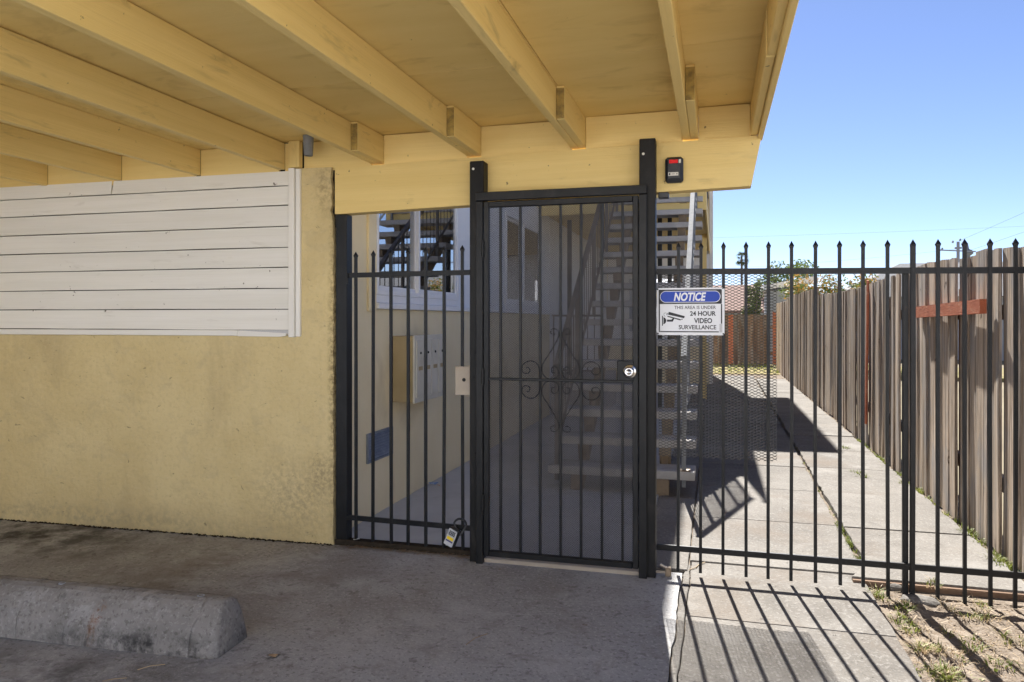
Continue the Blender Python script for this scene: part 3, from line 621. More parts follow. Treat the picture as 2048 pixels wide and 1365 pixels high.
# key lock box
kb = thing('key_lockbox', 'small grey faced key lockbox hanging tilted on the grille', 'lockbox', (-1.478, 4.12, 0.06))
T = Matrix.Translation(Vector((-1.482, 4.112, 0.112))) @ Matrix.Rotation(R(-20), 4, 'Y').inverted() @ Matrix.Rotation(R(8), 4, 'Z')
T = Matrix.Translation(Vector((-1.482, 4.112, 0.112))) @ Matrix.Rotation(R(22), 4, 'Y') @ Matrix.Rotation(R(-8), 4, 'Z')
MB().box(-0.034, 0.034, -0.012, 0.030, -0.056, 0.056, 0.009).build('case', m_plastic, kb, xf=T)
fc = MB().box(-0.029, 0.029, -0.016, -0.0115, -0.050, 0.049, 0.004).build('face', m_grey, kb, xf=T)
bt = MB()
for i in range(4):
    for j in range(3): bt.box(-0.018 + i * 0.0105, -0.011 + i * 0.0105, -0.0185, -0.0158, 0.014 + j * 0.0095, 0.0205 + j * 0.0095)
bt.build('button', m_plastic, fc, xf=T)
MB().box(-0.021, 0.021, -0.0172, -0.0158, -0.014, 0.004).build('yellow_sticker', m_yellow, fc, xf=T)
MB().box(-0.023, 0.023, -0.0172, -0.0158, -0.026, -0.018).build('print', m_blue_ink, fc, xf=T)
MB().tube(catmull([(-1.462, 4.125, 0.165), (-1.470, 4.125, 0.195), (-1.448, 4.135, 0.215), (-1.418, 4.150, 0.205), (-1.408, 4.155, 0.175), (-1.425, 4.14, 0.14), (-1.440, 4.125, 0.12)], 5), 0.0065, 8).build('shackle', m_plastic, kb)

# ------------------------------------------------------------------ spear fence right of the gate
fe = thing('iron_fence', 'long black spear topped iron fence across the walkway', 'fence', (0.6, WY, 0))
us = [1357, 1402, 1447, 1492, 1537, 1583, 1631, 1679, 1726, 1775, 1824, 1876, 1929, 1980, 2031]
n_extra = 6
xs = [u2x(u, WY) for u in us]; xs += [xs[-1] + 0.1145 * (k + 1) for k in range(n_extra)]
for i, x in enumerate(xs):
    zt = 1.800 - 0.014 * (x + 0.2)
    if i == 10: picket(fe, x + 0.004, WY, -0.03, zt, 0.022)
    else: picket(fe, x, WY, 0.02 if x < 0.8 else -0.02, zt)
MB().box(xs[10] - 0.038, xs[10] - 0.012, WY + 0.016, WY + 0.042, -0.05, 1.635, 0.002).build('post', m_black, fe)
MB().bar((-0.306, WY, 1.642), (xs[-1] + 0.03, WY, 1.612), 0.013, 0.031).build('rail', m_black, fe)
MB().bar((-0.306, WY, 0.142), (xs[-1] + 0.03, WY, 0.140), 0.013, 0.031).build('rail', m_black, fe)
em = MB()
def warp(x, z): return 0.006 * math.sin(x * 9 + z * 5) + (0.012 * max(0, (x - 0.15) / 0.16) ** 2)
lattice(em, -0.300, 0.316, 0.634, 1.632, 0.0330, 0.0155, 0.0029, WY + 0.016, 0.0010, 0.0010, warp)
em = em.build('expanded_mesh_panel', m_expmesh)
recenter(tag(em, 'dark expanded metal mesh sheet tied behind the fence beside the gate', 'mesh panel'))
# latch at foot of right post
lt = thing('gate_latch', 'small rusty gate latch on the ground at foot of right gate post', 'latch', (-0.28, 4.12, 0.0))
MB().tube([(-0.31, 4.10, 0.02), (-0.26, 4.10, 0.02), (-0.25, 4.10, 0.045), (-0.285, 4.10, 0.06)], 0.008, 6).build('loop', m_brush, lt)
MB().box(-0.258, -0.228, 4.09, 4.125, 0.0, 0.046, 0.003).build('block', m_stringer, lt)

# ------------------------------------------------------------------ notice sign
sg = thing('notice_sign', 'white NOTICE video surveillance sign with blue oval on fence', 'sign', (-0.128, WY - 0.014, 1.297))
SX0, SX1, SZ0, SZ1 = -0.306, 0.049, 1.297, 1.552; SY = WY - 0.0105
def rrect(x0, x1, z0, z1, r, n=6):
    P = []
    for (cx, cz, a0) in ((x1 - r, z1 - r, 0), (x0 + r, z1 - r, 90), (x0 + r, z0 + r, 180), (x1 - r, z0 + r, 270)):
        for i in range(n + 1): a = R(a0 + 90 * i / n); P.append((cx + r * math.cos(a), cz + r * math.sin(a)))
    return P
W, Hh = SX1 - SX0, SZ1 - SZ0
pltob = MB().prism_y(rrect(SX0, SX1, SZ0, SZ1, 0.012), SY - 0.0012, SY).build('plate', m_sign_w, sg)
def sxy(px, py):      # px, py in the 1985x1365 close-up
    t = (px - 165) / (1850 - 165); top = 100 + (80 - 100) * t; bot = 1255 + (1262 - 1255) * t
    return SX0 + t * W, SZ1 - (py - top) / (bot - top) * Hh
def spr(poly, layer, name, m, parent):
    y = SY - 0.0012 - 0.0004 * layer
    return MB().prism_y(poly, y - 0.0004, y + 0.0002).build(name, m, parent)
a = sxy(215, 140); b = sxy(1785, 1190)
kz0, kz1 = b[1], a[1]
# black header and frame lines
spr(rrect(a[0], b[0], sxy(1000, 487)[1], kz1, 0.004), 1, 'black_header', m_sign_k, sg)
ov = rrect(sxy(250, 300)[0], sxy(1752, 300)[0], sxy(1000, 452)[1], sxy(1000, 166)[1], (sxy(1000, 166)[1] - sxy(1000, 452)[1]) / 2 - 0.0005, 12)
spr(ov, 2, 'oval_outline', m_sign_w, sg)
ov2 = rrect(sxy(262, 300)[0], sxy(1738, 300)[0], sxy(1000, 439)[1], sxy(1000, 180)[1], (sxy(1000, 180)[1] - sxy(1000, 439)[1]) / 2 - 0.0005, 12)
blo = spr(ov2, 3, 'blue_oval', m_sign_b, sg)
def rq(x0, y0, x1, y1): p = sxy(x0, y0); q = sxy(x1, y1); return [(p[0], p[1]), (q[0], p[1]), (q[0], q[1]), (p[0], q[1])]
spr(rq(218, 487, 246, 1185), 1, 'border_line', m_sign_k, sg)
spr(rq(1762, 487, 1792, 975), 1, 'border_line', m_sign_k, sg)
spr(rq(250, 1158, 1712, 1190), 1, 'border_line', m_sign_k, sg)
spr(rq(1726, 980, 1795, 1190), 2, 'sticker', m_sticker, sg)
def put_text(body, px0, px1, pyb, pyt, m, shear=0.0, bold=0.0, layer=4, name='lettering'):
    vs, fs = text_mesh(body, 1.0, shear, bold)
    x0 = min(v.x for v in vs); x1 = max(v.x for v in vs); z0 = min(v.y for v in vs); z1 = max(v.y for v in vs)
    p = sxy(px0, pyb); q = sxy(px1, pyt)
    y = SY - 0.0012 - 0.0004 * layer
    mb = MB(); mb.add([(p[0] + (v.x - x0) / (x1 - x0) * (q[0] - p[0]), y, p[1] + (v.y - z0) / (z1 - z0) * (q[1] - p[1])) for v in vs], fs)
    return mb.build(name, m, sg)
put_text('NOTICE', 597, 1400, 420, 200, m_sign_w, 0.22, 0.035, 6)
put_text('THIS AREA IS UNDER', 612, 1640, 618, 530, m_sign_k, 0, 0.012, 1)
put_text('24 HOUR', 1000, 1640, 783, 662, m_sign_k, 0, 0.032, 1)
put_text('VIDEO', 1100, 1548, 965, 835, m_sign_k, 0, 0.032, 1)
put_text('SURVEILLANCE', 720, 1648, 1115, 1008, m_sign_k, 0, 0.022, 1)
def P(*pts): return [sxy(x, y) for x, y in pts]
spr(P((470, 682), (872, 790), (856, 842), (450, 752)), 1, 'camera_symbol', m_sign_k, sg)
spr(P((440, 780), (775, 866), (768, 896), (436, 806)), 1, 'camera_symbol', m_sign_k, sg)
spr(P((785, 858), (818, 850), (812, 880), (790, 884)), 1, 'camera_symbol', m_sign_k, sg)
spr(P((300, 782), (324, 782), (324, 1025), (300, 1025)), 1, 'camera_symbol', m_sign_k, sg)
spr(P((336, 815), (372, 830), (400, 865), (410, 900), (400, 940), (376, 972), (336, 992)), 1, 'camera_symbol', m_sign_k, sg)
spr(P((425, 876), (540, 876), (570, 840), (610, 850), (585, 900), (570, 926), (425, 926)), 1, 'camera_symbol', m_sign_k, sg)
spr(P((425, 715), (445, 708), (432, 765), (412, 765)), 1, 'camera_symbol', m_sign_k, sg)
wirep = [sxy(x, y) for x, y in ((384, 808), (352, 770), (345, 735), (362, 714), (395, 708), (412, 722))]
MB().tube([(x, SY - 0.0018, z) for x, z in wirep], 0.0009, 5).build('camera_symbol', m_sign_k, sg)
for (px, py) in ((190, 130), (1812, 100), (195, 1215), (1822, 1225)):
    q = sxy(px, py); MB().lathe((q[0], SY - 0.0012, q[1]), (0, -1, 0), [(0, 0.0045), (0.002, 0.004), (0.003, 0.002)], 10).build('screw', m_dark, sg)

# ------------------------------------------------------------------ wheel stop
ws = thing('wheel_stop', 'weathered grey concrete wheel stop with cracks and rust stain', 'wheel stop', (-1.958, 2.735, 0))
ws.rotation_euler = (0, 0, R(2.6))
prof = [(-0.130, 0.0), (-0.127, 0.03), (-0.118, 0.085), (-0.106, 0.122), (-0.086, 0.155), (-0.062, 0.182), (-0.040, 0.198), (-0.015, 0.206), (0.020, 0.207), (0.046, 0.200), (0.066, 0.182), (0.090, 0.140), (0.112, 0.085), (0.124, 0.03), (0.127, 0.0)]
CRACK = {k: [rnd.uniform(-0.011, 0.011) for _ in prof] for k in (1, 2, 3)}
def stop_piece(x0, x1, seed, j0=True, j1=True, taper=False):
    r = random.Random(seed); m = MB(); n = 14 if taper else max(4, int((x1 - x0) / 0.05))
    jl = CRACK[j0] if j0 else [0] * len(prof)
    jr = CRACK[j1] if j1 else [0] * len(prof)
    for i in range(n + 1):
        x = x0 + (x1 - x0) * i / n
        for k, (y, z) in enumerate(prof):
            e = jl[k] if i == 0 else (jr[k] if i == n else 0)
            d = max(0.0, (x + 0.055) / 0.055) if taper else 0.0; sh_ = 1 - 0.22 * d ** 3.2; w = 0.0018
            xx = x + e - 0.018 * d * d * (z / 0.207)
            m.v.append((xx, y * sh_ + r.uniform(-w, w), max(0, z * (1 - 0.14 * d ** 3.2) + (r.uniform(-w, w) if z > 0 else 0)) - 0.004))
    q = len(prof)
    for i in range(n):
        for k in range(q): m.f.append((i * q + k, i * q + (k + 1) % q, (i + 1) * q + (k + 1) % q, (i + 1) * q + k)); m.mi.append(0)
    m.f += [tuple(reversed(range(q))), tuple(range(n * q, n * q + q))]; m.mi += [0, 0]
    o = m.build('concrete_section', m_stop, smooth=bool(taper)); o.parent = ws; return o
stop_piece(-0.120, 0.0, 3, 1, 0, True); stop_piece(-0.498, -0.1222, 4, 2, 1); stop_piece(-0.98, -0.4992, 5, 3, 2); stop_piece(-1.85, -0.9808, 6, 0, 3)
for x in (-0.16, -0.86):
    o = MB().lathe((x, 0.002, 0.2005), (0, 0, 1), [(0, 0.017), (0.003, 0.0165), (0.0035, 0.010), (0.001, 0.008)], 12).build('anchor_pin', m_vent); o.parent = ws

# ------------------------------------------------------------------ apartment building
ap = thing('apartment_building', 'yellow stucco apartment building with white framed windows along the corridor', 'building', (-2.32, 4.3, 0))
AX = -2.32
MB().box(-2.46, AX, 4.285, 10.62, -0.05, 1.455).build('lower_wall', m_stucco_r, ap)
MB().box(-2.46, AX, 4.285, 4.846, 1.455, 2.90).build('wall', m_stucco_r, ap)
MB().box(-2.46, AX, 10.622, 16.598, -0.05, 2.90).build('wall', m_white, ap)
MB().box(-2.46, AX - 0.004, 6.60, 8.24, 1.458, 2.90).build('white_panel', m_white, ap)
MB().box(-2.46, AX - 0.004, 10.02, 10.618, 1.458, 2.90).build('white_panel', m_white, ap)
MB().box(-2.46, AX - 0.002, 4.848, 6.598, 2.72, 2.90).build('window_head', m_white, ap)
MB().box(-2.46, AX - 0.002, 8.242, 10.018, 2.62, 2.90).build('window_head', m_white, ap)
MB().box(-2.322, -2.302, 4.715, 4.832, 1.44, 2.90, 0.003).build('trim_board', m_stucco_r, ap)
MB().box(-2.36, -2.285, 4.836, 10.55, 1.458, 1.500, 0.004).build('window_sill', m_white, ap)
MB().box(-2.45, -2.312, 4.848, 6.598, 1.502, 1.56, 0.004).build('window_sill', m_white, ap)
MB().box(-2.45, -2.312, 8.242, 10.018, 1.502, 1.56, 0.004).build('window_sill', m_white, ap)
def window(ya, yb, za, zb, sashes):
    w = MB(); fr = 0.035
    w.box(-2.385, -2.306, ya, ya + fr, za, zb, 0.003).box(-2.385, -2.306, yb - fr, yb, za, zb, 0.003)
    w.box(-2.384, -2.307, ya + fr, yb - fr, za, za + fr, 0.003).box(-2.384, -2.307, ya + fr, yb - fr, zb - fr, zb, 0.003)
    wo_ = w.build('window', m_white, ap)
    for (a, b, x) in sashes:
        s = MB(); t = 0.032
        s.box(x - 0.016, x + 0.016, a, a + t, za + fr, zb - fr, 0.002).box(x - 0.016, x + 0.016, b - t, b, za + fr, zb - fr, 0.002)
        s.box(x - 0.015, x + 0.015, a + t, b - t, za + fr, za + fr + t, 0.002).box(x - 0.015, x + 0.015, a + t, b - t, zb - fr - t, zb - fr, 0.002)
        s.build('sash', m_white, wo_)
        MB().box(x - 0.003, x + 0.003, a + t, b - t, za + fr + t, zb - fr - t).build('pane', m_glass, wo_)
    MB().box(-3.0, -2.97, ya - 0.2, yb + 0.2, za - 0.2, zb + 0.2).build('room_back', m_room, wo_)
    for k in range(int((yb - ya) / 0.09)):
        y = ya + 0.06 + k * 0.09
        if k % 9 < 7: MB().add([(-2.52, y, za + 0.03), (-2.49, y + 0.075, za + 0.03), (-2.49, y + 0.075, zb), (-2.52, y, zb), (-2.523, y, za + 0.03), (-2.493, y + 0.075, za + 0.03), (-2.493, y + 0.075, zb), (-2.523, y, zb)],
                               [(0, 1, 2, 3), (7, 6, 5, 4), (0, 4, 5, 1), (1, 5, 6, 2), (2, 6, 7, 3), (3, 7, 4, 0)]).build('blind_slat', m_blind, wo_)
window(4.85, 6.60, 1.56, 2.72, [(4.885, 5.66, -2.356), (5.64, 6.565, -2.330)])
window(8.245, 10.015, 1.56, 2.62, [(8.28, 9.12, -2.356), (9.10, 9.98, -2.330)])
d = MB().box(-2.325, -2.300, 11.15, 12.05, 0.56, 2.60, 0.004).build('door', m_white, ap)
MB().box(-2.302, -2.292, 11.30, 11.90, 1.7, 2.4, 0.003).box(-2.302, -2.292, 11.30, 11.90, 0.75, 1.5, 0.003).build('door_panel', m_white, d)
MB().lathe((-2.30, 11.22, 1.5), (1, 0, 0), [(0, 0.03), (0.05, 0.03)], 10).build('handle', m_brush, d)
MB().box(-8.0, -2.325, 8.86, 16.6, 2.902, 6.0).build('upper_wall', m_stucco_r, ap)
MB().box(-8.0, -2.47, 4.30, 16.6, -0.05, 0.02).build('slab_edge', m_tread, ap)
MB().box(-8.0, -7.9, 4.30, 16.6, 0.02, 2.90).build('rear_wall', m_stucco_r, ap)
MB().box(-8.0, -0.06, 16.602, 19.3, -0.05, 6.0).build('end_block', m_stucco_r, ap)
MB().box(-0.115, -0.040, 16.575, 16.600, 0.0, 5.99, 0.003).build('corner_trim', m_white_z, ap)
MB().box(-2.30, -0.12, 16.585, 16.600, 0.9, 2.86).build('white_panel', m_white, ap)
eb = MB().box(-1.9, -0.62, 16.555, 16.583, 1.05, 2.35, 0.004).build('window', m_white, ap)
MB().box(-1.82, -0.70, 16.548, 16.553, 1.13, 2.27).build('pane', m_glass, eb)
rf = MB().box(-8.4, -2.25, 4.375, 8.855, 2.902, 3.05).box(-8.4, -1.02, 8.30, 14.5, 6.002, 6.2).box(-8.4, 0.45, 14.502, 19.9, 6.002, 6.2).build('roof', m_ywood_x, ap)
MB().box(-2.319, -0.13, 9.98, 16.60, 2.87, 3.02).build('landing', m_ywood_y, ap)
MB().box(-0.128, -0.105, 9.96, 16.60, 2.80, 3.05, 0.003).build('landing_edge', m_ywood_y, ap)
MB().box(-2.319, -0.13, 9.955, 9.978, 2.80, 3.05, 0.003).build('landing_edge', m_ywood_x, ap)
for x in (-0.63, -0.77, -2.1): MB().box(x - 0.03, x + 0.03, 10.98, 11.04, 0.0, 2.868).build('column', m_black, ap)
for x in (-0.18,): MB().box(x - 0.04, x + 0.04, 13.4, 13.48, 0.0, 2.868).build('column', m_ywood_z, ap)
lr = MB(); lr.bar((-0.15, 9.98, 4.0), (-0.15, 16.6, 4.0), 0.04, 0.04).bar((-0.15, 9.98, 3.14), (-0.15, 16.6, 3.14), 0.03, 0.03)
for k in range(58): lr.box(-0.157, -0.143, 9.98 + k * 0.114, 9.994 + k * 0.114, 3.14, 4.0)
lr.build('landing_railing', m_rail, ap)
# scrap of litter and dust by the wall, see below

# ------------------------------------------------------------------ outdoor staircase
st = thing('staircase', 'open concrete tread staircase climbing behind the gate', 'staircase', (-0.73, 5.94, 0))
RI, RU, SY0 = 0.198, 0.283, 5.94
for i in range(15):
    y = SY0 + RU * i; z = RI * (i + 1)
    MB().box(-1.315, -0.150, y, y + 0.305, z - 0.066, z, 0.006).build('tread', m_tread, st)
def zt(y): return RI + RI / RU * (y - SY0)
for x in (-1.08, -0.40):
    MB().bar((x, SY0 + 0.02, zt(SY0 + 0.02) - 0.30), (x, SY0 + 14 * RU + 0.2, zt(SY0 + 14 * RU + 0.2) - 0.30), 0.05, 0.16).build('stringer', m_stringer, st)
    for i in range(15):
        y = SY0 + RU * i; z = RI * (i + 1)
        MB().prism_x([(y + 0.05, z - 0.067), (y + 0.28, z - 0.067), (y + 0.22, z - 0.14), (y + 0.10, z - 0.22 if i else z - 0.197)], x - 0.045, x + 0.045).build('tread_bracket', m_stringer, st)
    MB().box(x - 0.05, x + 0.05, SY0 + 0.03, SY0 + 0.12, 0.0, 0.131).build('stringer_foot', m_stringer, st)
def railing(x, off, mr, mp, nm):
    ya, yb = SY0 + 0.06, SY0 + 14 * RU + 0.1
    MB().bar((x, ya - 0.02, zt(ya - 0.02) + off), (x, yb, zt(yb) + off), 0.045, 0.03).build('handrail', mr, st)
    MB().bar((x, ya, zt(ya) + 0.09), (x, yb, zt(yb) + 0.09), 0.02, 0.022).build('bottom_rail', mp, st)
    n = 33
    for k in range(n + 1):
        y = ya + (yb - ya) * k / n
        if k % 8 == 0: MB().box(x - 0.016, x + 0.016, y - 0.016, y + 0.016, zt(y) - 0.17, zt(y) + off - 0.01).build('post', mp, st)
        else: MB().box(x - 0.004, x + 0.004, y - 0.004, y + 0.004, zt(y) + 0.09, zt(y) + off - 0.01).build('picket', mp, st)
railing(-0.235, 0.86, m_galv, m_galv, 'r'); railing(-1.25, 0.78, m_rail, m_rail, 'l')
MB().box(-0.285, -0.185, SY0 + 0.02, SY0 + 0.12, RI, RI + 0.008).build('base_plate', m_stringer, st)
# porch and its railing at the far door
po = thing('door_porch', 'low concrete porch with metal railing before the white door', 'porch', (-1.95, 10.7, 0))
MB().box(-2.318, -1.57, 10.66, 12.3, -0.02, 0.55, 0.006).build('porch_slab', m_tread, po)
MB().bar((-2.30, 10.72, 1.44), (-1.57, 10.72, 1.44), 0.035, 0.03).build('top_rail', m_rail, po)
MB().bar((-2.30, 10.72, 0.64), (-1.57, 10.72, 0.64), 0.02, 0.02).build('bottom_rail', m_rail, po)
for k in range(8): MB().box(-2.28 + k * 0.1 - 0.007, -2.28 + k * 0.1 + 0.007, 10.713, 10.727, 0.56 if k in (0, 7) else 0.64, 1.43).build('picket', m_rail, po)
# ------------------------------------------------------------------ mailboxes and vent on the corridor wall
mb_ = thing('mailbox_unit', 'cream metal wall mailbox with narrow doors on the corridor wall', 'mailbox', (-2.24, 5.46, 0.766))
MB().box(AX + 0.0015, -2.158, 5.14, 5.785, 0.766, 1.258, 0.003).build('case', m_mailtan, mb_)
MB().box(-2.157, -2.142, 5.134, 5.791, 0.760, 1.264, 0.003).build('front_frame', m_mail, mb_)
for k in range(4):
    y0 = 5.165 + k * 0.152
    dd = MB().box(-2.143, -2.134, y0, y0 + 0.142, 0.80, 1.225, 0.002).build('mailbox_door', m_mail, mb_)
    MB().lathe((-2.134, y0 + 0.07, 1.13), (1, 0, 0), [(0, 0.010), (0.006, 0.009)], 10).build('lock', m_dark, dd)
    MB().box(-2.135, -2.132, y0 + 0.03, y0 + 0.11, 1.00, 1.03).build('name_slot', m_mailtan, dd)
vt = thing('wall_vent', 'small blue grey louvred vent low on the corridor wall', 'vent', (AX, 4.9, 0.39))
MB().box(AX + 0.001, AX + 0.006, 4.71, 5.10, 0.392, 0.585).build('backing', m_dark, vt)
MB().box(AX + 0.001, AX + 0.020, 4.70, 4.716, 0.386, 0.591, 0.002).box(AX + 0.001, AX + 0.020, 5.094, 5.11, 0.386, 0.591, 0.002).box(AX + 0.0012, AX + 0.019, 4.716, 5.094, 0.386, 0.398, 0.002).box(AX + 0.0012, AX + 0.019, 4.716, 5.094, 0.579, 0.591, 0.002).build('frame', m_vent, vt)
for k in range(9):
    z = 0.405 + k * 0.0195
    MB().add([(AX + 0.006, 4.716, z + 0.012), (AX + 0.017, 4.716, z), (AX + 0.017, 5.094, z), (AX + 0.006, 5.094, z + 0.012), (AX + 0.006, 4.716, z + 0.0145), (AX + 0.017, 4.716, z + 0.0025), (AX + 0.017, 5.094, z + 0.0025), (AX + 0.006, 5.094, z + 0.0145)],
             [(0, 1, 2, 3), (7, 6, 5, 4), (0, 4, 5, 1), (1, 5, 6, 2), (2, 6, 7, 3), (3, 7, 4, 0)]).build('louvre', m_vent, vt)

# ------------------------------------------------------------------ wooden fence along the right side
FX = 1.605
TOPS = [(3.0, 1.78), (4.6, 1.785), (5.38, 1.815), (5.39, 1.79), (6.0, 1.81), (6.6, 1.83), (7.0, 1.80), (7.8, 1.795), (8.75, 1.765), (9.2, 1.748), (10.9, 1.752), (12.9, 1.786), (13.0, 1.90), (16.8, 1.90), (18.0, 1.90), (18.1, 1.82), (22, 1.82)]
def top(y):
    for (a, za), (b, zb) in zip(TOPS, TOPS[1:]):
        if a <= y <= b: return za + (zb - za) * (y - a) / (b - a)
    return 1.8
wf = thing('wooden_fence', 'weathered grey brown board fence running along the right of the walkway', 'fence', (FX, 4.0, 0))
def board(parent, x, y, w, z0, z1, lean=0.0, bow=0.0, m=None, t=0.019, yaw=0.0):
    mm = MB(); n = 4; cl = rnd.uniform(0, 0.012); tj = rnd.uniform(-0.005, 0.005)
    for i in range(n + 1):
        s = i / n; z = z0 + (z1 - z0) * s; yo = lean * (1 - s) ; xo = bow * math.sin(s * 3.1)
        dz = tj if i == n else 0
        mm.v += [(x + xo - yaw, y + yo - w / 2, z - dz), (x + xo + yaw, y + yo + w / 2, z + dz), (x + xo + t + yaw, y + yo + w / 2, z + dz), (x + xo + t - yaw, y + yo - w / 2, z - dz)]
    for i in range(n):
        for e in range(4): mm.f.append((i * 4 + e, i * 4 + (e + 1) % 4, i * 4 + 4 + (e + 1) % 4, i * 4 + 4 + e)); mm.mi.append(0)
    mm.f += [(3, 2, 1, 0), (n * 4, n * 4 + 1, n * 4 + 2, n * 4 + 3)]; mm.mi += [0, 0]
    return mm.build('board', m or m_wood, parent)
y = 3.2; k = 0
while y < 21.3:
    w = rnd.choice([0.088, 0.135, 0.14, 0.138, 0.13, 0.185 if y < 5.3 else 0.12])
    lean = rnd.uniform(-0.005, 0.005)
    if 5.85 < y < 7.1: lean = -0.02 - 0.02 * (y - 5.85) + rnd.uniform(-0.004, 0.004)
    gap = rnd.choice([0.001, 0.002, 0.003, 0.004]) if not (5.85 < y < 6.02) else 0.02
    board(wf, FX + rnd.uniform(-0.010, 0.010) + (0.006 if k % 2 else -0.004), y + w / 2, w, rnd.uniform(-0.03, 0.02), top(y) + rnd.uniform(-0.008, 0.008), lean, rnd.uniform(-0.006, 0.006), None, 0.019, rnd.uniform(-0.003, 0.003))
    y += w + gap; k += 1
MB().box(FX + 0.05, FX + 0.088, 3.2, 21.3, 0.35, 0.44).build('back_rail', m_wood2, wf)
MB().box(FX + 0.05, FX + 0.088, 3.2, 21.3, 1.38, 1.47).build('back_rail', m_wood2, wf)
for yy in (3.4, 5.95, 8.4, 10.9, 13.3, 15.7, 18.1, 20.6): MB().box(FX + 0.09, FX + 0.18, yy, yy + 0.09, -0.1, 1.6).build('fence_post', m_wood2, wf)
rr = MB().bar((FX - 0.036, 5.12, 1.462), (FX - 0.030, 6.72, 1.440), 0.038, 0.088).build('red_rail', m_redwood, wf); rr['label'] = 'short red stained rail nailed across the boards'
rb = board(wf, FX - 0.034, 8.72, 0.055, 0.25, 1.80, 0.12, 0, m_redwood); rb['label'] = 'thin red stained batten leaning on the boards'
# back fence
bf = thing('wooden_fence', 'brown wooden fence crossing the far end of the yard', 'fence', (0.5, 24.2, 0))
x = -1.2; k = 0
while x < 2.55:
    w = rnd.uniform(0.13, 0.15)
    m = m_redwood if (0.36 < x < 0.50) else m_wood2
    if not (1.50 < x < 1.66):
        h = 1.5 + 0.05 * math.sin(x * 2) + rnd.uniform(-.02, .02)
        o = MB().box(x, x + w, 24.2 + rnd.uniform(-.01, .01), 24.225, -0.05, h).build('board', m, bf)
    x += w + 0.006
MB().box(1.70, 1.79, 24.05, 24.14, -0.05, 1.62).build('fence_post', m_redwood, bf)
MB().box(-1.2, 2.5, 24.24, 24.28, 1.1, 1.19).box(-1.2, 2.5, 24.24, 24.28, 0.3, 0.39).build('back_rail', m_wood2, bf)

# ------------------------------------------------------------------ houses, trees, poles beyond the fences
def gable(name, label, cx, cy, w, l, hw, hr, mw, mr, eav=0.35):
    t = thing(name, label, 'house', (cx, cy, 0))
    x0, x1, y0, y1 = cx - w / 2, cx + w / 2, cy - l / 2, cy + l / 2
    MB().box(x0, x1, y0, y1, -0.09, hw).build('wall', mw, t)
    MB().prism_x([(y0, hw), (y1, hw), (cy, hr - 0.08)], x0 + 0.02, x1 - 0.02).build('gable_wall', mw, t)
    r = MB()
    for s in (-1, 1):
        ye = cy + s * (l / 2 + eav); ze = hw - (hr - hw) * eav / (l / 2)
        r.add([(x0 - eav, ye, ze), (x1 + eav, ye, ze), (x1 + eav, cy, hr), (x0 - eav, cy, hr), (x0 - eav, ye, ze + 0.1), (x1 + eav, ye, ze + 0.1), (x1 + eav, cy, hr + 0.1), (x0 - eav, cy, hr + 0.1)],
              [(0, 3, 2, 1), (4, 5, 6, 7), (0, 1, 5, 4), (1, 2, 6, 5), (2, 3, 7, 6), (3, 0, 4, 7)])
    rf = r.build('roof', mr, t); return t, rf
sh, _ = None, None
sh = thing('garden_shed', 'pale blue grey flat shed beyond the end of the walkway', 'shed', (3.0, 27.0, 0))
MB().box(1.75, 2.95, 26.0, 29.0, -0.09, 2.32).build('wall', m_house, sh)
MB().add([(1.55, 25.8, 2.36), (3.1, 25.8, 2.62), (3.1, 29.2, 2.62), (1.55, 29.2, 2.36), (1.55, 25.8, 2.52), (3.1, 25.8, 2.78), (3.1, 29.2, 2.78), (1.55, 29.2, 2.52)],
         [(0, 3, 2, 1), (4, 5, 6, 7), (0, 1, 5, 4), (1, 2, 6, 5), (2, 3, 7, 6), (3, 0, 4, 7)]).build('roof', m_white, sh)
hs = thing('neighbour_house', 'neighbouring house with grey shingle roof and two metal vents behind fence', 'house', (9.5, 33, 0))
MB().box(4.9, 14, 30.5, 36, -0.09, 2.3).build('wall', m_house, hs)
hr_ = MB().add([(4.35, 30.0, 2.22), (14.6, 30.0, 2.22), (11.5, 33.2, 3.65), (7.2, 33.2, 3.65), (4.35, 36.5, 2.22), (14.6, 36.5, 2.22)], [(0, 1, 2, 3), (3, 2, 5, 4), (0, 3, 4), (1, 5, 2), (0, 4, 5, 1)]).build('roof', m_roofing, hs)
for (px, py, pz) in ((5.62, 31.3, 2.62), (5.25, 31.6, 2.45)):
    MB().lathe((px, py, pz - 0.25), (0, 0, 1), [(0, 0.13), (0.52, 0.12), (0.53, 0.22), (0.57, 0.23), (0.62, 0.12)], 12).build('roof_vent', m_galv, hr_)
h2, r2 = gable('far_house', 'low house with reddish roof behind the brown back fence', -0.2, 33.0, 4.2, 6, 1.75, 2.75, m_house, m_redroof)

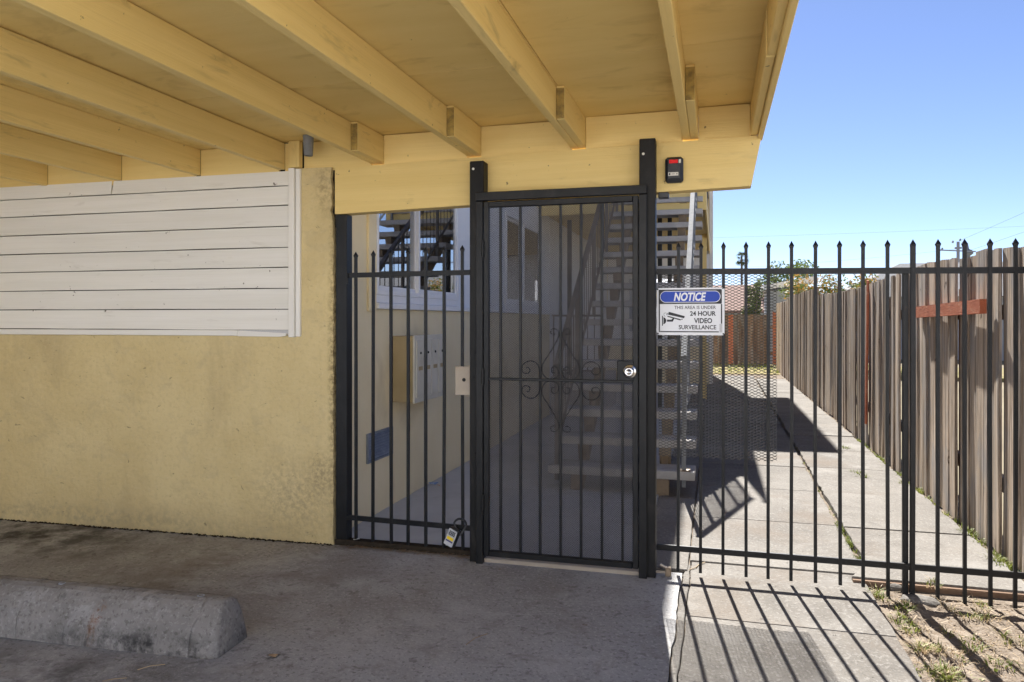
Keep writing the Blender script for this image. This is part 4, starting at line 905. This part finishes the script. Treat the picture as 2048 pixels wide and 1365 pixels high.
def leaf_cloud(m, centre, rad, n, size, r, flat=0.75):
    for _ in range(n):
        while True:
            p = Vector((r.uniform(-1, 1), r.uniform(-1, 1), r.uniform(-1, 1)))
            if p.length < 1: break
        p = Vector((p.x * rad[0], p.y * rad[1], p.z * rad[2])) + Vector(centre)
        a = Vector((r.gauss(0, 1), r.gauss(0, 1), r.gauss(0, .6))).normalized(); b = a.orthogonal().normalized()
        b = (Matrix.Rotation(r.uniform(0, 6.28), 3, a) @ b); s = size * r.uniform(.6, 1.3)
        m.add([p - a * s, p + b * s * .42, p + a * s, p - b * s * .42], [(0, 1, 2, 3)])
def shrub(name, label, base, h, w, n, mats, seed, cat='shrub', size=0.05, nstem=5):
    r = random.Random(seed); t = thing(name, label, cat, base); x, y, z = base; tips = []
    tr = MB()
    for i in range(nstem):
        a = r.uniform(0, 6.28); e = Vector((x + math.cos(a) * w * r.uniform(.2, .8), y + math.sin(a) * w * r.uniform(.2, .8), z + h * r.uniform(.6, 1.0)))
        mid = Vector((x, y, z)).lerp(e, .5) + Vector((r.uniform(-.1, .1), r.uniform(-.1, .1), .15))
        tr.tube([(x, y, z), mid, e], [0.04, 0.025, 0.008], 6); tips += [e, mid.lerp(e, .5)]
    tr.build('trunk', m_bark, t)
    for mi, mt in enumerate(mats):
        lm = MB()
        for tp in tips: leaf_cloud(lm, tp + Vector((r.uniform(-.12, .12),) * 3), (w * .34, w * .34, h * .13), n // (len(tips) * len(mats)), size, r)
        lm.build('crown', mt, t)
    return t
shrub('flowering_shrub', 'tall shrub with green and orange leaves rising over the fence', (2.95, 22.5, -0.09), 2.75, 1.25, 6500, [m_leaf, m_leafo], 11, size=0.055, nstem=9)
shrub('flowering_shrub', 'sparser orange leaved shrub nearest the grey roof with vents', (3.9, 22.5, -0.09), 2.5, 0.7, 2200, [m_leaf, m_leafo], 12, size=0.05, nstem=6)
shrub('leafy_tree', 'pale green tree top above the blue grey shed', (2.6, 31.5, -0.09), 3.7, 1.5, 5000, [m_leaf], 13, 'tree', 0.07, 8)
shrub('leafy_shrub', 'green bush standing behind the brown back fence', (1.08, 25.3, -0.09), 2.5, 0.5, 1500, [m_leaf], 14, size=0.06, nstem=6)
# palm
pt = thing('palm_tree', 'distant fan palm with slender trunk against the sky', 'palm', (4.6, 140, -0.09))
MB().tube([(4.6, 140, -0.09), (4.65, 140, 5), (4.6, 140, 12.6)], [0.28, 0.2, 0.18], 8).build('trunk', m_bark, pt)
pf = MB(); r = random.Random(5)
for i in range(46):
    a = r.uniform(0, 6.28); el = r.uniform(-1.1, 1.2); d = Vector((math.cos(a) * math.cos(el), math.sin(a) * math.cos(el), math.sin(el)))
    c = Vector((4.6, 140, 12.6 - (0.4 if el < 0 else 0))); L = r.uniform(0.9, 1.5); e = c + d * L * .55
    sd = d.orthogonal().normalized()
    for k in range(7):
        q = (Matrix.Rotation((k - 3) * .33, 3, sd) @ d); tp = e + q * L * .6 + Vector((0, 0, -.25 * L)); pp = q.cross(sd).normalized() * .05
        pf.add([e - pp, e + pp, tp], [(0, 1, 2)])
    pf.bar(c, e, 0.04, 0.03)
pf.build('crown', m_palm, pt)
# utility poles and wires
up = thing('utility_pole', 'wooden utility pole with crossarm seen above the fence at right', 'utility pole', (19.6, 70, -0.09))
MB().tube([(19.6, 70, -0.09), (19.6, 70, 7.9)], [0.16, 0.12], 8).build('pole', m_pole, up)
MB().bar((18.0, 70, 7.25), (20.9, 70, 7.05), 0.1, 0.1).build('crossarm', m_pole, up)
MB().box(19.35, 19.85, 69.9, 70.1, 7.3, 7.45).build('bracket', m_pole, up)
for q in ((18.0, 7.35), (18.4, 7.33), (19.2, 7.9), (19.75, 8.05)): MB().lathe((q[0], 70, q[1] - .1), (0, 0, 1), [(0, .07), (.12, .1), (.2, .04)], 8).build('insulator', m_vent, up)
up2 = thing('utility_pole', 'pale pole with pointed top right beside the crossarm pole', 'utility pole', (23.2, 80, -0.09))
MB().tube([(23.2, 80, -0.09), (23.2, 80, 7.6), (23.2, 80, 8.7)], [0.30, 0.24, 0.03], 8).build('pole', m_galv, up2)
MB().lathe((23.3, 80, 7.5), (0, 0, 1), [(0, .2), (.2, .42), (.5, .3), (.6, .1)], 8).build('cap', m_galv, up2)
def wire(a, b, sag, label, rad=0.006):
    P = [Vector(a).lerp(Vector(b), i / 16) - Vector((0, 0, sag * 4 * (i / 16) * (1 - i / 16))) for i in range(17)]
    return recenter(tag(MB().tube(P, rad, 5).build('power_line', m_wire), label, 'wire', 'overhead wires'))
wire((-30, 75, 7.2), (19.6, 70, 7.3), 1.2, 'lowest thin wire crossing the sky beside the palm crown')
wire((-30, 76, 9.8), (60, 70, 10.2), 0.8, 'high thin wire crossing the whole sky above the palm')
wire((-30, 48, 4.6), (60, 46, 4.7), 0.5, 'low wire running just above the shed roof', 0.008)
wire((19.75, 70, 8.0), (40, 60, 19), 0.4, 'slanting wire climbing right from the pole, upper one', 0.009)
wire((20.6, 70, 7.2), (44, 60, 17.2), 0.4, 'slanting wire climbing right from the pole, lower one', 0.009)

# ------------------------------------------------------------------ weeds, grass, litter
def blades(m, x, y, z, n, h, sp, r, w=0.0035, flop=0.8):
    for _ in range(n):
        a = r.uniform(0, 6.28); d = Vector((math.cos(a), math.sin(a), 0)); s = d.cross(Vector((0, 0, 1)))
        rr = sp * math.sqrt(r.random()); b = Vector((x, y, z)) + d * rr * .6 + Vector((r.uniform(-.01, .01), r.uniform(-.01, .01), 0))
        H = h * r.uniform(.5, 1.15); f = flop * r.uniform(.2, 1.2) * H; ww = w * r.uniform(.6, 1.3)
        p1 = b + d * f * .3 + Vector((0, 0, H * .6)); p2 = b + d * f + Vector((0, 0, H * r.uniform(.7, 1.0)))
        m.add([b - s * ww, b + s * ww, p1 + s * ww * .8, p1 - s * ww * .8, p2], [(0, 1, 2, 3), (3, 2, 4)])
def onZ(u, v, Z=0.0):
    A = math.atan(406 / 1494); r_ = (u - 1024) / 1494; w_ = (640 - v) / 1494
    t = (Z - 1.38) / w_; return (-math.sin(A) + r_ * math.cos(A)) * t, (math.cos(A) + r_ * math.sin(A)) * t
WEEDS = [
    ((1805, 1218), 0.055, 130, 0.075, 'bright green broad weed near the double fence post'),
    ((1762, 1185), 0.06, 90, 0.06, 'weed tuft between walk corner and first soil picket'),
    ((1945, 1228), 0.05, 110, 0.07, 'dark green weed clump in bare soil, right part'),
    ((1812, 1250), 0.045, 110, 0.075, 'low yellow green weed against the walk edge'),
    ((1835, 1290), 0.07, 150, 0.075, 'tall grass tuft on walk edge midway to the frame bottom'),
    ((1872, 1332), 0.06, 170, 0.09, 'leafy grass tuft at walk edge low in the frame'),
    ((1915, 1358), 0.06, 170, 0.10, 'largest green tuft at the bottom of the frame'),
    ((1900, 1265), 0.04, 80, 0.07, 'pale thin weed in the shadow stripe of the double post'),
    ((1940, 1300), 0.05, 90, 0.07, 'scrubby weed in the soil left of the lower right corner'),
    ((2012, 1268), 0.05, 70, 0.06, 'small green weed by the right frame edge'),
    ((1866, 1178), 0.045, 60, 0.05, 'small weed by the form board behind the fence'),
    ((1968, 1200), 0.045, 60, 0.05, 'thin weed just behind the soil pickets on the right'),
    ((2030, 1335), 0.06, 110, 0.09, 'dry tufted weed at the lower right frame corner'),
]
for i, ((u, v), h, n, sp, lab) in enumerate(WEEDS):
    x, y = onZ(u, v); z = soil_h(x, y) if y < 4.26 else 0.02; r = random.Random(100 + i); m = MB()
    dry = MB()
    for q in range(5):
        ox, oy = r.gauss(0, sp * .55), r.gauss(0, sp * .55)
        blades(m, x + ox, y + oy, z - 0.004, n // 9, h * r.uniform(.4, .8), sp * .45, r, 0.004 if i in (0, 5, 6) else 0.0028, 1.3)
        blades(dry, x + ox * 1.5, y + oy * 1.5, z - 0.004, n // 7, h * r.uniform(.35, .75), sp * .8, r, 0.0018, 1.7)
    t = thing('weed_clump', lab, 'weed', (x, y, z), 'weeds in the bare soil strip')
    m.build('green_blades', m_grass, t)['kind'] = 'stuff'; dry.build('dry_blades', m_straw, t)['kind'] = 'stuff'
m = MB(); r = random.Random(77)
for k in range(46):
    yy = r.uniform(4.5, 9.3) if k > 22 else r.uniform(4.5, 5.5)
    blades(m, cj(yy) + r.uniform(-.012, .012), yy, -0.008, 14 if yy < 5.6 else 7, 0.035 if yy < 5.6 else 0.018, 0.03, r, 0.0025)
for k in range(70):
    yy = r.uniform(4.3, 9.5); blades(m, 1.575 + r.uniform(-.02, .02), yy, -0.008, 16, 0.035 * r.uniform(.5, 1.5), 0.05, r, 0.003)
for (u, v) in ((1715, 950), (1725, 958), (1810, 972), (1838, 985), (1935, 1072), (1995, 1125), (2010, 1135), (1690, 900)):
    x, y = onZ(u, v); blades(m, x, y, 0.0, 60, 0.05, 0.09, r, 0.003)
o = m.build('joint_grass', m_grass); tag(o, 'short grass and weeds growing in the slab joints and along fence foot', 'grass'); o['kind'] = 'stuff'
m = MB()
for k in range(1100):
    x = r.uniform(-4, 6); y = r.uniform(20.2, 24.1); blades(m, x, y, 0.0, 2, 0.10, 0.05, r, 0.008)
o = m.build('lawn_grass', m_grass); tag(o, 'dry patchy lawn grass at the far end of the walkway', 'grass'); o['kind'] = 'stuff'
def flakes(n, xr_, yr_, zf, smin, smax, r, dens=None):
    m = MB(); k = 0
    while k < n:
        x = r.uniform(*xr_); y = r.uniform(*yr_)
        if dens and r.random() > dens(x, y): continue
        k += 1; z = zf(x, y); s = r.uniform(smin, smax); a = r.uniform(0, 6.28); d = Vector((math.cos(a), math.sin(a), r.uniform(-.25, .35))) * s
        b = Vector((-math.sin(a), math.cos(a), r.uniform(-.3, .3))) * s * r.uniform(.12, .5); p = Vector((x, y, z + s * .22))
        m.add([p - d, p + b, p + d, p - b + Vector((0, 0, s * .15))], [(0, 1, 2), (0, 2, 3)])
    return m
o = flakes(11000, (0.76, 2.6), (1.2, 4.26), soil_h, 0.003, 0.011, r, lambda x, y: 0.35 + 0.65 * (fbm(x, y, 5) > 0)).build('leaf_litter', m_litter_leaf)
tag(o, 'scattered dry leaf and bark litter covering the bare soil', 'litter'); o['kind'] = 'stuff'
m = MB()
for k in range(900):
    x = r.uniform(0.78, 2.4); y = r.uniform(1.6, 4.25); z = soil_h(x, y) + 0.006; a = r.uniform(0, 6.28); L = r.uniform(.015, .06); d = Vector((math.cos(a), math.sin(a), r.uniform(0, .35))) * L
    s = Vector((-math.sin(a), math.cos(a), 0)) * .0012; p = Vector((x, y, z)); m.add([p - s, p + s, p + d + s, p + d - s], [(0, 1, 2, 3)])
o = m.build('dry_straw', m_straw); tag(o, 'thin dry straw strands lying over the soil', 'straw'); o['kind'] = 'stuff'
m = MB()
for k in range(520):
    x = r.uniform(-5.5, -2.27); y = 4.137 - abs(r.gauss(0, .012)); p = Vector((x, y, floor_z(x) + 0.001)); s_ = r.uniform(.004, .02); h_ = r.uniform(.003, .010)
    m.add([p + Vector((-s_, 0, 0)), p + Vector((0, -s_ * .6, h_ * .4)), p + Vector((s_, 0, 0)), p + Vector((0, .003, h_))], [(0, 1, 3), (1, 2, 3)])
o = m.build('wall_foot_dirt', m_gapdark); tag(o, 'dark crumbled dirt line along the foot of the stucco wall', 'dirt'); o['kind'] = 'stuff'
m = MB()
for k in range(330):
    x = r.uniform(-2.2, -1.36); y = 4.135 - abs(r.gauss(0, .025)); p = Vector((x, y, 0.003)); a = r.gauss(0, .5); L = r.uniform(.01, .05); d = Vector((math.cos(a), math.sin(a), r.uniform(0, .2))) * L
    s = Vector((-math.sin(a), math.cos(a), 0)) * .0015; m.add([p - s, p + s, p + d + s, p + d - s], [(0, 1, 2, 3)])
o = m.build('debris_line', m_litter_leaf); tag(o, 'dark line of twigs and dirt along the grille sill', 'debris'); o['kind'] = 'stuff'
# stones and single scraps
st_ = MB(); rb_ = bmesh.new(); bmesh.ops.create_icosphere(rb_, subdivisions=2, radius=1)
def stone(u, v, s, label, sq=0.55, m=None):
    x, y = onZ(u, v); mm = MB(); rr = random.Random(int(u))
    mm.add([(x + q.co.x * s * (1 + .25 * mnoise.noise(q.co * 1.7 + Vector((u, 0, 0)))), y + q.co.y * s * .7 * (1 + .25 * mnoise.noise(q.co * 1.3 + Vector((0, v, 0)))), -0.012 + q.co.z * s * sq) for q in rb_.verts], [[q.index for q in f.verts] for f in rb_.faces])
    return recenter(tag(mm.build('stone', m or m_conc), label, 'stone'))
rb_.verts.index_update()
stone(1790, 1172, 0.045, 'grey stone lump beside the double fence post'); stone(1838, 1196, 0.09, 'flat buried concrete lump under the fence pickets', 0.25)
def scrap(u, v, s, label, name, cat, m, Z=0.002, X=None):
    x, y = onZ(u, v, Z); mm = MB(); rr = random.Random(int(u * 3 + v))
    P = [(math.cos(k * 1.047) * s * rr.uniform(.6, 1.2), math.sin(k * 1.047) * s * .6 * rr.uniform(.6, 1.2), rr.uniform(0, s * .5)) for k in range(6)]
    mm.add([(x + a, y + b, Z + c) for a, b, c in P] + [(x, y, Z + s * .35)], [(k, (k + 1) % 6, 6) for k in range(6)])
    return recenter(tag(mm.build(name, m), label, cat))
m_bluew = mat('blue_wrapper', (0.05, 0.16, 0.45), (0.5, 0.55, 0.6), 40, rough=0.3)
m_tan = mat('tan_scrap', (0.5, 0.28, 0.14), None)
scrap(868, 969, 0.05, 'crumpled blue wrapper on the corridor floor by the wall', 'wrapper', 'litter', m_bluew, 0.01)
scrap(877, 972, 0.025, 'small orange paper scrap next to the blue wrapper', 'paper_scrap', 'litter', m_tan, 0.01)
scrap(712, 1080, 0.024, 'curled pale leaf lying by the foot of the grille post', 'fallen_leaf', 'leaf', m_label, 0.035)
scrap(548, 1313, 0.03, 'dark flattened leaf in the oily mark right of wheel stop', 'fallen_leaf', 'leaf', m_litter_leaf, 0.001)
scrap(1170, 1252, 0.014, 'tiny dry leaf on the carport floor before the gate', 'fallen_leaf', 'leaf', m_litter_leaf, 0.001)
scrap(1000, 1140, 0.012, 'tiny dark leaf scrap at the gate threshold', 'fallen_leaf', 'leaf', m_litter_leaf, 0.001)
def twig(pts, label, rad=0.0016):
    P = [Vector((*onZ(u, v, 0.003), 0.003 + 0.003 * (k % 2))) for k, (u, v) in enumerate(pts)]
    return recenter(tag(MB().tube(P, rad, 5).build('twig', m_straw), label, 'twig'))
twig([(932, 1290), (950, 1278), (975, 1268)], 'pale bent twig on the floor right of the oily mark')
twig([(275, 1340), (300, 1334), (330, 1329)], 'straw twig in front of the wheel stop')
twig([(205, 1363), (225, 1360), (254, 1356)], 'straw twig at the bottom edge left')
twig([(1378, 1140), (1392, 1136), (1397, 1130), (1410, 1126)], 'dark twig lying on the walk below the fence', 0.003)
